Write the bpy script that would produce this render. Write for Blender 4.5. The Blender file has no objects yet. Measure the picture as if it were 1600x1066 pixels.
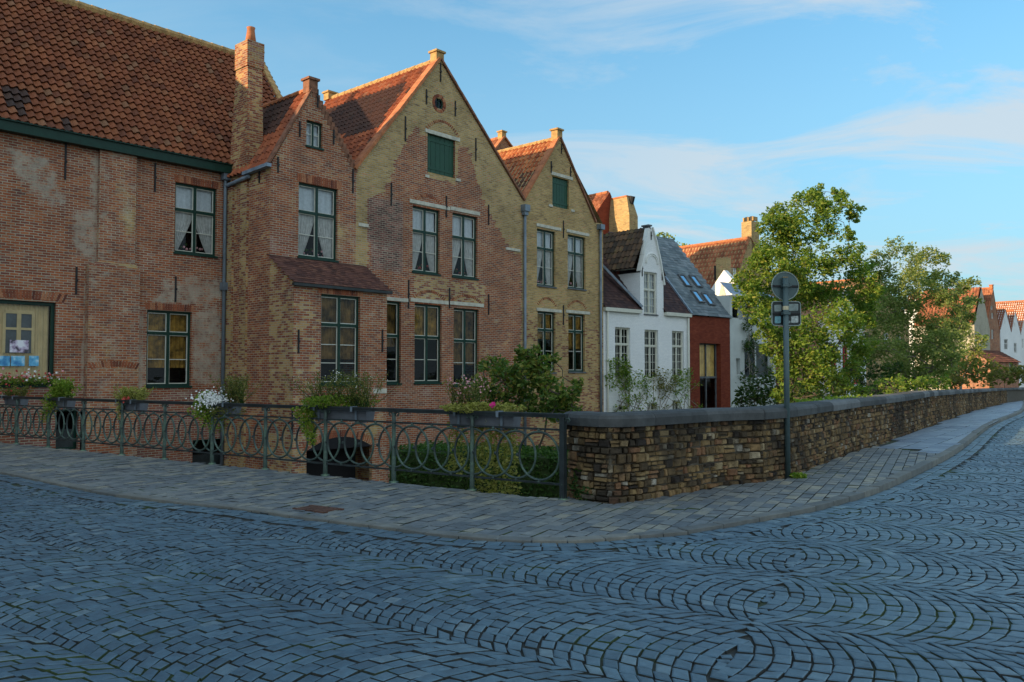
import bpy, math, random
import numpy as np
from mathutils import Vector, noise as mnoise
random.seed(7); np.random.seed(7)
S = bpy.context.scene; COL = S.collection
rad = math.radians
# ------------------------------------------------------------------ camera, sky, sun, exposure
F = 1320.0; EYE = 1.6; PITCH = rad(2.26)
cam = bpy.data.objects.new('camera', bpy.data.cameras.new('camera')); COL.objects.link(cam)
cam.location = (0, 0, EYE); cam.rotation_euler = (rad(90) + PITCH, 0, 0)
cam.data.sensor_width = 36; cam.data.lens = 36 * F / 1600; cam.data.clip_end = 2000; cam.data.clip_start = 0.05
S.camera = cam
SUN_AZ = rad(-112); SUN_EL = rad(16)          # azimuth from +Y towards +X
EXPOSURE = 1.78
W = bpy.data.worlds.new('World'); S.world = W; W.use_nodes = True
wt = W.node_tree; wt.nodes.clear()
def WN(t, **k):
    n = wt.nodes.new(t)
    for a, b in k.items(): setattr(n, a, b)
    return n
sky = WN('ShaderNodeTexSky'); sky.sky_type = 'NISHITA'; sky.sun_disc = False
sky.sun_elevation = SUN_EL; sky.sun_rotation = SUN_AZ; sky.air_density = 1.0; sky.dust_density = 0.6; sky.ozone_density = 2.0
tc = WN('ShaderNodeTexCoord'); sep = WN('ShaderNodeSeparateXYZ'); wt.links.new(tc.outputs['Generated'], sep.inputs[0])
zc = WN('ShaderNodeMath', operation='MAXIMUM'); wt.links.new(sep.outputs[2], zc.inputs[0]); zc.inputs[1].default_value = 0.02
za = WN('ShaderNodeMath', operation='ADD'); wt.links.new(zc.outputs[0], za.inputs[0]); za.inputs[1].default_value = 0.12
dx = WN('ShaderNodeMath', operation='DIVIDE'); wt.links.new(sep.outputs[0], dx.inputs[0]); wt.links.new(za.outputs[0], dx.inputs[1])
dy = WN('ShaderNodeMath', operation='DIVIDE'); wt.links.new(sep.outputs[1], dy.inputs[0]); wt.links.new(za.outputs[0], dy.inputs[1])
cb = WN('ShaderNodeCombineXYZ'); wt.links.new(dx.outputs[0], cb.inputs[0]); wt.links.new(dy.outputs[0], cb.inputs[1])
mp = WN('ShaderNodeMapping'); wt.links.new(cb.outputs[0], mp.inputs[0]); mp.inputs['Scale'].default_value = (0.55, 1.0, 1); mp.inputs['Location'].default_value = (3.2, 1.4, 0); mp.inputs['Rotation'].default_value = (0, 0, rad(-18))
nz = WN('ShaderNodeTexNoise'); wt.links.new(mp.outputs[0], nz.inputs['Vector']); nz.inputs['Scale'].default_value = 1.7; nz.inputs['Detail'].default_value = 12; nz.inputs['Roughness'].default_value = 0.64; nz.inputs['Distortion'].default_value = 0.9
cr = WN('ShaderNodeValToRGB'); wt.links.new(nz.outputs['Fac'], cr.inputs[0])
cr.color_ramp.elements[0].position = 0.45; cr.color_ramp.elements[0].color = (0, 0, 0, 1); cr.color_ramp.elements[1].position = 0.62; cr.color_ramp.elements[1].color = (1, 1, 1, 1)
# more cloud towards the right (away from the sun)
rt = WN('ShaderNodeMapRange'); wt.links.new(sep.outputs[0], rt.inputs[0]); rt.inputs[1].default_value = -0.25; rt.inputs[2].default_value = 0.25; rt.inputs[3].default_value = 0.1; rt.inputs[4].default_value = 0.8
cm0 = WN('ShaderNodeMath', operation='MULTIPLY'); wt.links.new(cr.outputs[0], cm0.inputs[0]); wt.links.new(rt.outputs[0], cm0.inputs[1])
bk = WN('ShaderNodeMapRange'); wt.links.new(sep.outputs[1], bk.inputs[0]); bk.inputs[1].default_value = 0.25; bk.inputs[2].default_value = -0.35; bk.inputs[3].default_value = 0.0; bk.inputs[4].default_value = 0.85  # bright cloud bank added behind the camera to lift the shaded fronts
cm = WN('ShaderNodeMath', operation='MAXIMUM'); wt.links.new(cm0.outputs[0], cm.inputs[0]); wt.links.new(bk.outputs[0], cm.inputs[1])
hz = WN('ShaderNodeMapRange'); wt.links.new(sep.outputs[2], hz.inputs[0]); hz.inputs[1].default_value = 0.0; hz.inputs[2].default_value = 0.5; hz.inputs[3].default_value = 0.95; hz.inputs[4].default_value = 0.0
mx0 = cm
tint = WN('ShaderNodeMix', data_type='RGBA', blend_type='MULTIPLY'); tint.inputs[0].default_value = 1; wt.links.new(sky.outputs[0], tint.inputs[6]); tint.inputs[7].default_value = (0.50, 0.92, 0.96, 1)
mix = WN('ShaderNodeMix', data_type='RGBA'); wt.links.new(mx0.outputs[0], mix.inputs[0]); hmix = WN('ShaderNodeMix', data_type='RGBA'); wt.links.new(hz.outputs[0], hmix.inputs[0]); wt.links.new(tint.outputs[2], hmix.inputs[6]); hmix.inputs[7].default_value = (1.3, 1.85, 2.25, 1); wt.links.new(hmix.outputs[2], mix.inputs[6]); 
cc = WN('ShaderNodeMix', data_type='RGBA'); wt.links.new(bk.outputs[0], cc.inputs[0]); cc.inputs[6].default_value = (2.25, 2.5, 2.7, 1); cc.inputs[7].default_value = (3.2, 3.75, 4.0, 1); wt.links.new(cc.outputs[2], mix.inputs[7])
bg = WN('ShaderNodeBackground'); wt.links.new(mix.outputs[2], bg.inputs[0]); bg.inputs[1].default_value = 0.085
wo = WN('ShaderNodeOutputWorld'); wt.links.new(bg.outputs[0], wo.inputs[0])
sl = bpy.data.lights.new('sun', 'SUN'); sl.energy = 2.3; sl.angle = rad(0.6); sl.color = (1.0, 0.72, 0.42)
so = bpy.data.objects.new('sun', sl); COL.objects.link(so); so.location = (-40, -20, 30)
sd = Vector((math.sin(SUN_AZ) * math.cos(SUN_EL), math.cos(SUN_AZ) * math.cos(SUN_EL), math.sin(SUN_EL)))
so.rotation_euler = sd.to_track_quat('Z', 'Y').to_euler()
S.view_settings.view_transform = 'Standard'; S.view_settings.look = 'None'; S.view_settings.exposure = EXPOSURE; S.view_settings.gamma = 1
S.render.engine = 'CYCLES'; S.cycles.max_bounces = 6; S.cycles.transparent_max_bounces = 12; S.cycles.use_denoising = True

# ------------------------------------------------------------------ geometry helpers
def ray(px, py):
    x = (px - 800) / F; y = (533 - py) / F
    return (x, math.cos(PITCH) - y * math.sin(PITCH), math.sin(PITCH) + y * math.cos(PITCH))
def gh(x, y):                                   # the street falls away beyond the crown of the bridge
    return -max(0.0, y - 25) * 0.0136
def ground(px, py):
    dx, dy, dz = ray(px, py); z = 0.0
    for _ in range(30):
        k = (z - EYE) / dz; z = gh(dx * k, dy * k)
    return (dx * k, dy * k)
def atY(px, py, Y):
    dx, dy, dz = ray(px, py); k = Y / dy
    return Vector((dx * k, Y, EYE + dz * k))
class Fac:                                      # a vertical plane: origin, direction along it, outward normal
    def __init__(s, o, d):
        s.o = Vector((o[0], o[1])); s.d = Vector(d).normalized(); s.n = Vector((s.d.y, -s.d.x))
    def th(s, px, py):
        dx, dy, dz = ray(px, py)
        # k*(dx,dy) = o + t d
        det = dx * (-s.d.y) + s.d.x * dy
        k = (s.o.x * (-s.d.y) + s.d.x * s.o.y) / det
        t = (dx * k - s.o.x) * s.d.x + (dy * k - s.o.y) * s.d.y
        return (t, EYE + dz * k)
    def w(s, t, h, d=0.0):
        p = s.o + s.d * t + s.n * d
        return (p.x, p.y, h)
    def off(s, d): return Fac(s.o + s.n * d, s.d)
    def col(s, px): return s.th(px, 585)[0]

ORG = {}
def add(o, parent=None):
    COL.objects.link(o)
    if parent is not None: o.parent = parent
    return o
def props(o, label=None, cat=None, group=None, kind=None):
    if label: o['label'] = label
    if cat: o['category'] = cat
    if group: o['group'] = group
    if kind: o['kind'] = kind
    return o
def thing(name, label, cat, loc, group=None):
    o = bpy.data.objects.new(name, None); o.empty_display_size = 0.2; add(o); o.location = loc; ORG[o.name] = Vector(loc)
    return props(o, label, cat, group)
class MB:
    def __init__(s): s.v = []; s.f = []; s.uv = []; s.c = []; s.m = []; s.has_uv = False; s.has_c = False
    def poly(s, pts, uvs=None, cols=None, m=0):
        b = len(s.v); s.v += [tuple(p) for p in pts]; s.f.append(tuple(range(b, b + len(pts)))); s.m.append(m)
        if uvs: s.uv += uvs; s.has_uv = True
        else: s.uv += [(0, 0)] * len(pts)
        if cols: s.c += cols; s.has_c = True
        else: s.c += [(0, 0, 0, 1)] * len(pts)
    def raw(s, v, f, m=0):
        b = len(s.v); s.v += [tuple(p) for p in v]; s.f += [tuple(i + b for i in q) for q in f]; s.m += [m] * len(f)
        s.uv += [(0, 0)] * len(v); s.c += [(0, 0, 0, 1)] * len(v)
    def hexa(s, p, m=0):                         # p: 4 bottom, 4 top
        s.raw(p, [(3, 2, 1, 0), (4, 5, 6, 7), (0, 1, 5, 4), (1, 2, 6, 5), (2, 3, 7, 6), (3, 0, 4, 7)], m)
    def fbox(s, fc, t0, t1, h0, h1, d0, d1, m=0):
        s.hexa([fc.w(t0, h0, d1), fc.w(t1, h0, d1), fc.w(t1, h0, d0), fc.w(t0, h0, d0), fc.w(t0, h1, d1), fc.w(t1, h1, d1), fc.w(t1, h1, d0), fc.w(t0, h1, d0)], m)
    def uvquad(s, a, b, c, d, col=None, m=0):    # quad with UVs in metres
        A, B, C, D = map(Vector, (a, b, c, d)); u = (B - A).length; v = (D - A).length
        s.poly([a, b, c, d], [(0, A.z), (u, A.z), (u, A.z + v), (0, A.z + v)], [col] * 4 if col else None, m)
    def tube(s, pts, r, n=8, m=0, closed=False, cap=True):
        pts = [Vector(p) for p in pts]; N = len(pts); rr = r if isinstance(r, (list, tuple)) else [r] * N
        ring = []; up = Vector((0.13, 0.21, 0.97))
        for i, p in enumerate(pts):
            a = pts[(i - 1) % N] if (closed or i > 0) else p; b = pts[(i + 1) % N] if (closed or i < N - 1) else p
            t = (b - a).normalized()
            if abs(t.dot(up)) > 0.98: up = Vector((1, 0.1, 0))
            x = t.cross(up).normalized(); y = x.cross(t).normalized(); up = y
            ring.append([p + (x * math.cos(2 * math.pi * k / n) + y * math.sin(2 * math.pi * k / n)) * rr[i] for k in range(n)])
        v = [q for R in ring for q in R]; f = []
        for i in range(N if closed else N - 1):
            j = (i + 1) % N
            for k in range(n): f.append((i * n + k, i * n + (k + 1) % n, j * n + (k + 1) % n, j * n + k))
        if not closed and cap: f += [tuple(range(n))[::-1], tuple(range((N - 1) * n, N * n))]
        s.raw(v, f, m)
    def ball(s, c, r, m=0):
        v = []; f = []; 
        for i in range(1, 4):
            for k in range(6):
                a = math.pi * i / 4; b = 2 * math.pi * k / 6
                v.append((c[0] + r * math.sin(a) * math.cos(b), c[1] + r * math.sin(a) * math.sin(b), c[2] + r * math.cos(a)))
        v += [(c[0], c[1], c[2] + r), (c[0], c[1], c[2] - r)]
        for k in range(6):
            f.append((18, k, (k + 1) % 6)); f.append((19, 12 + (k + 1) % 6, 12 + k))
            for i in range(2): f.append((i * 6 + k, (i + 1) * 6 + k, (i + 1) * 6 + (k + 1) % 6, i * 6 + (k + 1) % 6))
        s.raw(v, f, m)
    def mesh(s, name, mats, org=Vector((0, 0, 0)), smooth=False):
        me = bpy.data.meshes.new(name)
        V = np.array(s.v, dtype=float).reshape(-1, 3) - np.array(org)
        me.from_pydata(V.tolist(), [], s.f)
        for m in (mats if isinstance(mats, (list, tuple)) else [mats]): me.materials.append(m)
        if any(s.m): me.polygons.foreach_set('material_index', s.m)
        if s.has_uv:
            li = np.zeros(len(me.loops), dtype=int); me.loops.foreach_get('vertex_index', li)
            L = me.uv_layers.new(name='UVMap'); L.data.foreach_set('uv', np.array(s.uv)[li].ravel())
        if s.has_c:
            at = me.color_attributes.new('tone', 'FLOAT_COLOR', 'POINT'); at.data.foreach_set('color', np.array([tuple(c) if len(c) == 4 else tuple(c) + (1,) for c in s.c], dtype=float).ravel())
        if smooth: me.polygons.foreach_set('use_smooth', [True] * len(me.polygons))
        return me
    def part(s, name, mats, parent, label=None, smooth=False):
        if not s.f: return None
        o = ORG[parent.name]; ob = bpy.data.objects.new(name, s.mesh(name, mats, o, smooth)); add(ob, parent); ORG[ob.name] = o
        return props(ob, label)
    def solo(s, name, label, cat, mats, loc, group=None, kind=None, smooth=False):
        ob = bpy.data.objects.new(name, s.mesh(name, mats, Vector(loc), smooth)); add(ob); ob.location = loc; ORG[ob.name] = Vector(loc)
        return props(ob, label, cat, group, kind)
def clip(poly, cx):
    """Sutherland-Hodgman: clip poly against convex ccw polygon cx"""
    out = poly
    for i in range(len(cx)):
        a = cx[i]; b = cx[(i + 1) % len(cx)]
        ex, ey = b[0] - a[0], b[1] - a[1]; inp = out; out = []
        if not inp: return []
        for j in range(len(inp)):
            p = inp[j]; q = inp[(j + 1) % len(inp)]
            sp = ex * (p[1] - a[1]) - ey * (p[0] - a[0]); sq = ex * (q[1] - a[1]) - ey * (q[0] - a[0])
            if sp >= 0: out.append(p)
            if (sp > 0 and sq < 0) or (sp < 0 and sq > 0):
                k = sp / (sp - sq); out.append((p[0] + (q[0] - p[0]) * k, p[1] + (q[1] - p[1]) * k))
    return out
def ccw(P):
    a = sum(P[i][0] * P[(i + 1) % len(P)][1] - P[(i + 1) % len(P)][0] * P[i][1] for i in range(len(P)))
    return P if a > 0 else P[::-1]
def inpoly(x, y, P):
    c = False; n = len(P); j = n - 1
    for i in range(n):
        if (P[i][1] > y) != (P[j][1] > y) and x < (P[j][0] - P[i][0]) * (y - P[i][1]) / (P[j][1] - P[i][1]) + P[i][0]: c = not c
        j = i
    return c
def wall(fc, polys, holes=(), tone=None, cell=0.2, rev=0.13, mb=None, d=0.0, uo=0.0):
    mb = mb or MB()
    for P in polys:
        P = ccw(P); t0 = min(p[0] for p in P); t1 = max(p[0] for p in P); h0 = min(p[1] for p in P); h1 = max(p[1] for p in P)
        ts = set(np.linspace(t0, t1, max(2, int((t1 - t0) / cell) + 1)).tolist()); hs = set(np.linspace(h0, h1, max(2, int((h1 - h0) / cell) + 1)).tolist())
        for H in holes:
            for v in (H[0], H[2]):
                if t0 < v < t1: ts.add(v)
            for v in (H[1], H[3]):
                if h0 < v < h1: hs.add(v)
        ts = sorted(ts); hs = sorted(hs)
        for i in range(len(ts) - 1):
            for j in range(len(hs) - 1):
                a, b, c, e = ts[i], ts[i + 1], hs[j], hs[j + 1]; mt, mh = (a + b) / 2, (c + e) / 2
                if b - a < 1e-6 or e - c < 1e-6: continue
                if any(H[0] < mt < H[2] and H[1] < mh < H[3] for H in holes): continue
                q = clip([(a, c), (b, c), (b, e), (a, e)], P)
                if len(q) < 3: continue
                mb.poly([fc.w(t, h, d) for t, h in q], [(t + uo, h) for t, h in q], [tuple(tone(t, h)) + (1,) for t, h in q] if tone else None)
    for (a, c, b, e) in holes:
        D = d - rev; tn = [tuple(tone(a, c)) + (1,)] * 4 if tone else None
        mb.poly([fc.w(a, c, d), fc.w(a, e, d), fc.w(a, e, D), fc.w(a, c, D)], [(0, c), (0, e), (rev, e), (rev, c)], tn)
        mb.poly([fc.w(b, e, d), fc.w(b, c, d), fc.w(b, c, D), fc.w(b, e, D)], [(0, e), (0, c), (rev, c), (rev, e)], tn)
        mb.poly([fc.w(a, e, d), fc.w(b, e, d), fc.w(b, e, D), fc.w(a, e, D)], [(a, 0), (b, 0), (b, rev), (a, rev)], tn)
        mb.poly([fc.w(b, c, d), fc.w(a, c, d), fc.w(a, c, D), fc.w(b, c, D)], [(b, 0), (a, 0), (a, rev), (b, rev)], tn)
    return mb
def shell(mb, fc, outline, depth, tone=(0, 0, 0), skip=()):
    """side, roof and back faces of a house extruded backwards from its front outline (t,h), ccw from bottom left"""
    n = len(outline)
    for i in range(n):
        if i in skip: continue
        a = outline[i]; b = outline[(i + 1) % n]
        L = math.hypot(b[0] - a[0], b[1] - a[1]); 
        mb.poly([fc.w(a[0], a[1], 0), fc.w(a[0], a[1], -depth), fc.w(b[0], b[1], -depth), fc.w(b[0], b[1], 0)], [(0, a[1]), (depth, a[1]), (depth, b[1]), (0, b[1])], [tone + (1,)] * 4)
    mb.poly([fc.w(t, h, -depth) for t, h in outline], [(t, h) for t, h in outline], [tone + (1,)] * n)
    return mb
# ------------------------------------------------------------------ materials
def new(name):
    m = bpy.data.materials.new(name); m.use_nodes = True; nt = m.node_tree; nt.nodes.clear()
    o = nt.nodes.new('ShaderNodeOutputMaterial'); p = nt.nodes.new('ShaderNodeBsdfPrincipled'); nt.links.new(p.outputs[0], o.inputs[0])
    return m, nt, p, o
class NT:
    def __init__(s, nt): s.nt = nt
    def n(s, t, **k):
        x = s.nt.nodes.new(t)
        for a, b in k.items(): setattr(x, a, b)
        return x
    def l(s, a, b): s.nt.links.new(a, b)
    def ramp(s, fac, stops, interp='LINEAR'):
        r = s.n('ShaderNodeValToRGB'); r.color_ramp.interpolation = interp; e = r.color_ramp.elements
        while len(e) < len(stops): e.new(0.5)
        for x, (p, c) in zip(e, stops): x.position = p; x.color = tuple(c) + (1,) if len(c) == 3 else c
        s.l(fac, r.inputs[0]); return r.outputs[0]
    def noise(s, vec, scale, detail=3, rough=0.55, dist=0.0):
        x = s.n('ShaderNodeTexNoise'); x.inputs['Scale'].default_value = scale; x.inputs['Detail'].default_value = detail; x.inputs['Roughness'].default_value = rough; x.inputs['Distortion'].default_value = dist
        if vec is not None: s.l(vec, x.inputs['Vector'])
        return x.outputs['Fac']
    def mix(s, f, a, b, mode='MIX'):
        x = s.n('ShaderNodeMix', data_type='RGBA', blend_type=mode)
        for v, i in ((f, 0), (a, 6), (b, 7)):
            if isinstance(v, (int, float)): x.inputs[i].default_value = v
            elif isinstance(v, tuple): x.inputs[i].default_value = v + (1,) if len(v) == 3 else v
            else: s.l(v, x.inputs[i])
        return x.outputs[2]
    def math(s, op, a, b=0.0, c=None):
        x = s.n('ShaderNodeMath', operation=op)
        for i, v in enumerate((a, b) if c is None else (a, b, c)):
            if isinstance(v, (int, float)): x.inputs[i].default_value = v
            else: s.l(v, x.inputs[i])
        return x.outputs[0]
    def smooth(s, v, a, b, o0=0.0, o1=1.0):
        x = s.n('ShaderNodeMapRange', interpolation_type='SMOOTHSTEP'); s.l(v, x.inputs[0])
        for i, q in enumerate((a, b, o0, o1)): x.inputs[i + 1].default_value = q
        return x.outputs[0]
    def bump(s, h, p, strength=0.4, dist=0.01):
        x = s.n('ShaderNodeBump'); x.inputs['Strength'].default_value = strength; x.inputs['Distance'].default_value = dist; s.l(h, x.inputs['Height']); s.l(x.outputs[0], p.inputs['Normal'])
def plain(name, col, rough=0.6, metal=0.0, var=0.25, scale=6.0, spec=0.4, bump=0.0):
    m, nt, p, o = new(name); k = NT(nt); g = k.n('ShaderNodeTexCoord').outputs['Object']
    f = k.noise(g, scale, 5, 0.6); a = tuple(c * (1 - var) for c in col); b = tuple(min(1, c * (1 + var)) for c in col)
    k.l(k.ramp(f, [(0.3, a), (0.7, b)]), p.inputs['Base Color']); p.inputs['Roughness'].default_value = rough; p.inputs['Metallic'].default_value = metal; p.inputs['Specular IOR Level'].default_value = spec
    if bump: k.bump(k.noise(g, scale * 6, 4), p, bump, 0.004)
    return m
def sc(c, f): return tuple(x * f for x in c)
RED = [(0.0, (0.13, 0.05, 0.045)), (0.12, (0.22, 0.075, 0.055)), (0.3, (0.27, 0.078, 0.042)), (0.55, (0.37, 0.105, 0.047)), (0.75, (0.44, 0.145, 0.062)), (0.9, (0.38, 0.2, 0.105)), (1.0, (0.46, 0.29, 0.17))]
YEL = [(0.0, (0.24, 0.15, 0.07)), (0.2, (0.36, 0.23, 0.095)), (0.5, (0.47, 0.31, 0.12)), (0.75, (0.54, 0.36, 0.15)), (0.9, (0.52, 0.25, 0.11)), (1.0, (0.64, 0.46, 0.25))]
PUR = [(0.0, (0.07, 0.035, 0.04)), (0.3, (0.16, 0.075, 0.07)), (0.6, (0.26, 0.10, 0.085)), (0.85, (0.33, 0.15, 0.12)), (1.0, (0.34, 0.25, 0.22))]
WHT = [(0.0, (0.77, 0.79, 0.8)), (0.5, (0.81, 0.83, 0.84)), (1.0, (0.85, 0.86, 0.86))]
CRM = [(0.0, (0.34, 0.31, 0.24)), (0.5, (0.42, 0.39, 0.30)), (1.0, (0.5, 0.46, 0.36))]
E_RED = [(0.0, (0.15, 0.03, 0.016)), (0.5, (0.20, 0.042, 0.02)), (1.0, (0.25, 0.058, 0.028))]
def brickmat(name, p0, p1=None, p2=None, wash=(0.5, 0.44, 0.36), mortar=(0.42, 0.38, 0.28), mix_noise=0.0, bw=0.215, bh=0.068, ms=0.010, grime=0.35, painted=False, bumps=0.6):
    m, nt, p, o = new(name); k = NT(nt); uv = k.n('ShaderNodeTexCoord').outputs['UV']
    nv = k.n('ShaderNodeTexNoise'); nv.inputs['Scale'].default_value = 1.6; nv.inputs['Detail'].default_value = 3; k.l(uv, nv.inputs['Vector'])
    wob = k.n('ShaderNodeVectorMath', operation='MULTIPLY_ADD'); k.l(nv.outputs['Color'], wob.inputs[0]); wob.inputs[1].default_value = (0.02, 0.03, 0); k.l(uv, wob.inputs[2])
    b = k.n('ShaderNodeTexBrick'); b.offset = 0.5; k.l(wob.outputs[0], b.inputs['Vector']); b.inputs['Color1'].default_value = (0, 0, 0, 1); b.inputs['Color2'].default_value = (1, 1, 1, 1); b.inputs['Mortar'].default_value = (0.5, 0.5, 0.5, 1)
    b.inputs['Scale'].default_value = 1; b.inputs['Brick Width'].default_value = bw; b.inputs['Row Height'].default_value = bh; b.inputs['Mortar Size'].default_value = ms; b.inputs['Mortar Smooth'].default_value = 0.3; b.inputs['Bias'].default_value = 0
    r = k.n('ShaderNodeSeparateColor'); k.l(b.outputs['Color'], r.inputs[0]); rnd = r.outputs[0]
    big = k.noise(uv, 0.55, 6, 0.65, 0.6); big2 = k.noise(uv, 1.7, 5, 0.7); fine = k.noise(uv, 26, 3)
    # shift the per-brick random value by a slow noise so the colour drifts over the wall
    v = k.math('ADD', k.math('MULTIPLY_ADD', rnd, 0.7, 0.14), k.math('MULTIPLY', k.math('SUBTRACT', big2, 0.5), 0.8))
    col = k.ramp(v, p0)
    at = k.n('ShaderNodeAttribute'); at.attribute_name = 'tone'; ts = k.n('ShaderNodeSeparateColor'); k.l(at.outputs['Color'], ts.inputs[0])
    jit = k.math('MULTIPLY', k.math('SUBTRACT', k.math('ADD', k.math('MULTIPLY', rnd, 0.35), k.math('MULTIPLY', big2, 0.9)), 0.62), 1.3)
    if p1: col = k.mix(k.smooth(k.math('ADD', ts.outputs[0], jit), 0.4, 0.6), col, k.ramp(v, p1))
    if p2: col = k.mix(k.smooth(k.math('ADD', ts.outputs[1], jit), 0.4, 0.6), col, k.ramp(v, p2))
    if mix_noise and p1: col = k.mix(k.smooth(big, 0.62 - mix_noise * 0.2, 0.75 - mix_noise * 0.15), col, k.ramp(v, p1))
    wf = k.smooth(k.math('ADD', ts.outputs[2], k.math('MULTIPLY', k.math('SUBTRACT', k.noise(uv, 3.3, 7, 0.75), 0.5), 2.0)), 0.45, 0.95)
    col = k.mix(k.math('MULTIPLY', wf, 0.72), col, wash)
    col = k.mix(1.0, col, k.ramp(fine, [(0.2, (0.75, 0.75, 0.75)), (0.8, (1.2, 1.2, 1.2))]), 'MULTIPLY')
    mc = k.ramp(big2, [(0.3, sc(mortar, 0.72)), (0.7, sc(mortar, 1.2))])
    col = k.mix(b.outputs['Fac'], col, (sc(WHT[0][1], 0.93)) if painted else mc)
    col = k.mix(1.0, col, k.ramp(big, [(0.25, (1 - grime,) * 3), (0.55, (1, 1, 1)), (0.8, (1.1, 1.08, 1.05))]), 'MULTIPLY')
    k.l(col, p.inputs['Base Color']); p.inputs['Roughness'].default_value = 0.9; p.inputs['Specular IOR Level'].default_value = 0.2
    hgt = k.math('ADD', k.math('MULTIPLY', b.outputs['Fac'], -1.0), k.math('MULTIPLY', fine, 0.5)); k.bump(hgt, p, bumps, 0.012)
    return m
M = {}
M['brick_red'] = brickmat('brick_red', RED, YEL, PUR)
M['brick_mott'] = brickmat('brick_mottled', RED, YEL, PUR, mix_noise=0.3, wash=(0.46, 0.44, 0.36))
M['brick_yel'] = brickmat('brick_yellow', RED, YEL, PUR, mortar=(0.40, 0.34, 0.22))
M['brick_white'] = brickmat('brick_white', WHT, painted=True, grime=0.07, ms=0.006, bumps=0.2, wash=(0.5, 0.5, 0.46))
M['brick_cream'] = brickmat('brick_cream', CRM, painted=False, grime=0.25, mortar=(0.5, 0.46, 0.36))
M['brick_deep'] = brickmat('brick_deep_red', E_RED, grime=0.15, ms=0.005, mortar=(0.16, 0.04, 0.03), bumps=0.3)
M['plaster'] = plain('plaster', (0.52, 0.56, 0.55), 0.9, var=0.08, scale=2)
M['stone_lintel'] = plain('stone_lintel', (0.52, 0.50, 0.42), 0.85, var=0.25, scale=5, bump=0.4)
M['bluestone'] = plain('bluestone', (0.11, 0.12, 0.13), 0.75, var=0.3, scale=4, bump=0.3)
M['green'] = plain('green_paint', (0.006, 0.036, 0.025), 0.45, var=0.2, scale=8, spec=0.25)
M['shutter'] = plain('shutter_green', (0.009, 0.06, 0.032), 0.55, var=0.15, scale=3)
M['cream_paint'] = plain('cream_paint', (0.60, 0.60, 0.52), 0.5, var=0.06)
M['white_paint'] = plain('white_paint', (0.74, 0.75, 0.72), 0.5, var=0.05)
M['iron'] = plain('black_iron', (0.02, 0.02, 0.022), 0.6, var=0.3, spec=0.3)
M['zinc'] = plain('zinc', (0.17, 0.21, 0.25), 0.5, metal=0.3, var=0.25, scale=3)
M['lead'] = plain('lead', (0.22, 0.28, 0.35), 0.6, metal=0.2, var=0.3, scale=4)
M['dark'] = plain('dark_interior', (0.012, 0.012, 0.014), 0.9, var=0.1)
M['under'] = plain('roof_boarding', (0.05, 0.03, 0.02), 0.9)
M['lace'] = plain('lace_curtain', (0.66, 0.68, 0.72), 0.9, var=0.12, scale=14)
M['drape'] = plain('white_drape', (0.60, 0.57, 0.55), 0.9, var=0.2, scale=9)
M['ochre'] = plain('ochre_curtain', (0.30, 0.16, 0.03), 0.9, var=0.85, scale=4.5)
M['ochre_dark'] = plain('brown_curtain', (0.16, 0.085, 0.025), 0.9, var=0.9, scale=3)
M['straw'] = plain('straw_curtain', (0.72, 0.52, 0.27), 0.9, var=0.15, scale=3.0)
M['terracotta'] = plain('terracotta', (0.42, 0.15, 0.06), 0.8, var=0.3, scale=5, bump=0.3)
M['trim_brick'] = plain('trim_brick', (0.40, 0.25, 0.10), 0.9, var=0.4, scale=6, bump=0.5)
M['wood'] = plain('brown_wood', (0.09, 0.05, 0.03), 0.7, var=0.3)
M['water'] = plain('canal_water', (0.02, 0.03, 0.025), 0.06, var=0.2, scale=0.6, spec=0.6)
def glassmat():
    m, nt, p, o = new('window_glass'); k = NT(nt); nt.nodes.remove(p)
    t = k.n('ShaderNodeBsdfTransparent'); t.inputs[0].default_value = (0.86, 0.9, 0.9, 1); g = k.n('ShaderNodeBsdfGlossy'); g.inputs['Roughness'].default_value = 0.015; g.inputs[0].default_value = (0.9, 0.95, 1, 1)
    fr = k.n('ShaderNodeFresnel'); fr.inputs[0].default_value = 1.45; mx = k.n('ShaderNodeMixShader'); k.l(k.math('MULTIPLY_ADD', fr.outputs[0], 0.5, 0.0), mx.inputs[0]); k.l(t.outputs[0], mx.inputs[1]); k.l(g.outputs[0], mx.inputs[2])
    bm = k.n('ShaderNodeBump'); bm.inputs['Strength'].default_value = 0.12; bm.inputs['Distance'].default_value = 0.02; k.l(k.noise(k.n('ShaderNodeTexCoord').outputs['Object'], 2.2, 2), bm.inputs['Height']); k.l(bm.outputs[0], g.inputs['Normal'])
    k.l(mx.outputs[0], o.inputs[0]); return m
M['glass'] = glassmat()
M['skyglass'] = plain('skylight_glass', (0.55, 0.65, 0.72), 0.08, metal=0.9, var=0.05)
M['amber_blind'] = plain('amber_blind', (0.85, 0.50, 0.16), 0.8, var=0.35, scale=2.5)  # bright amber colour standing in for a sunlit reflection
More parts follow.
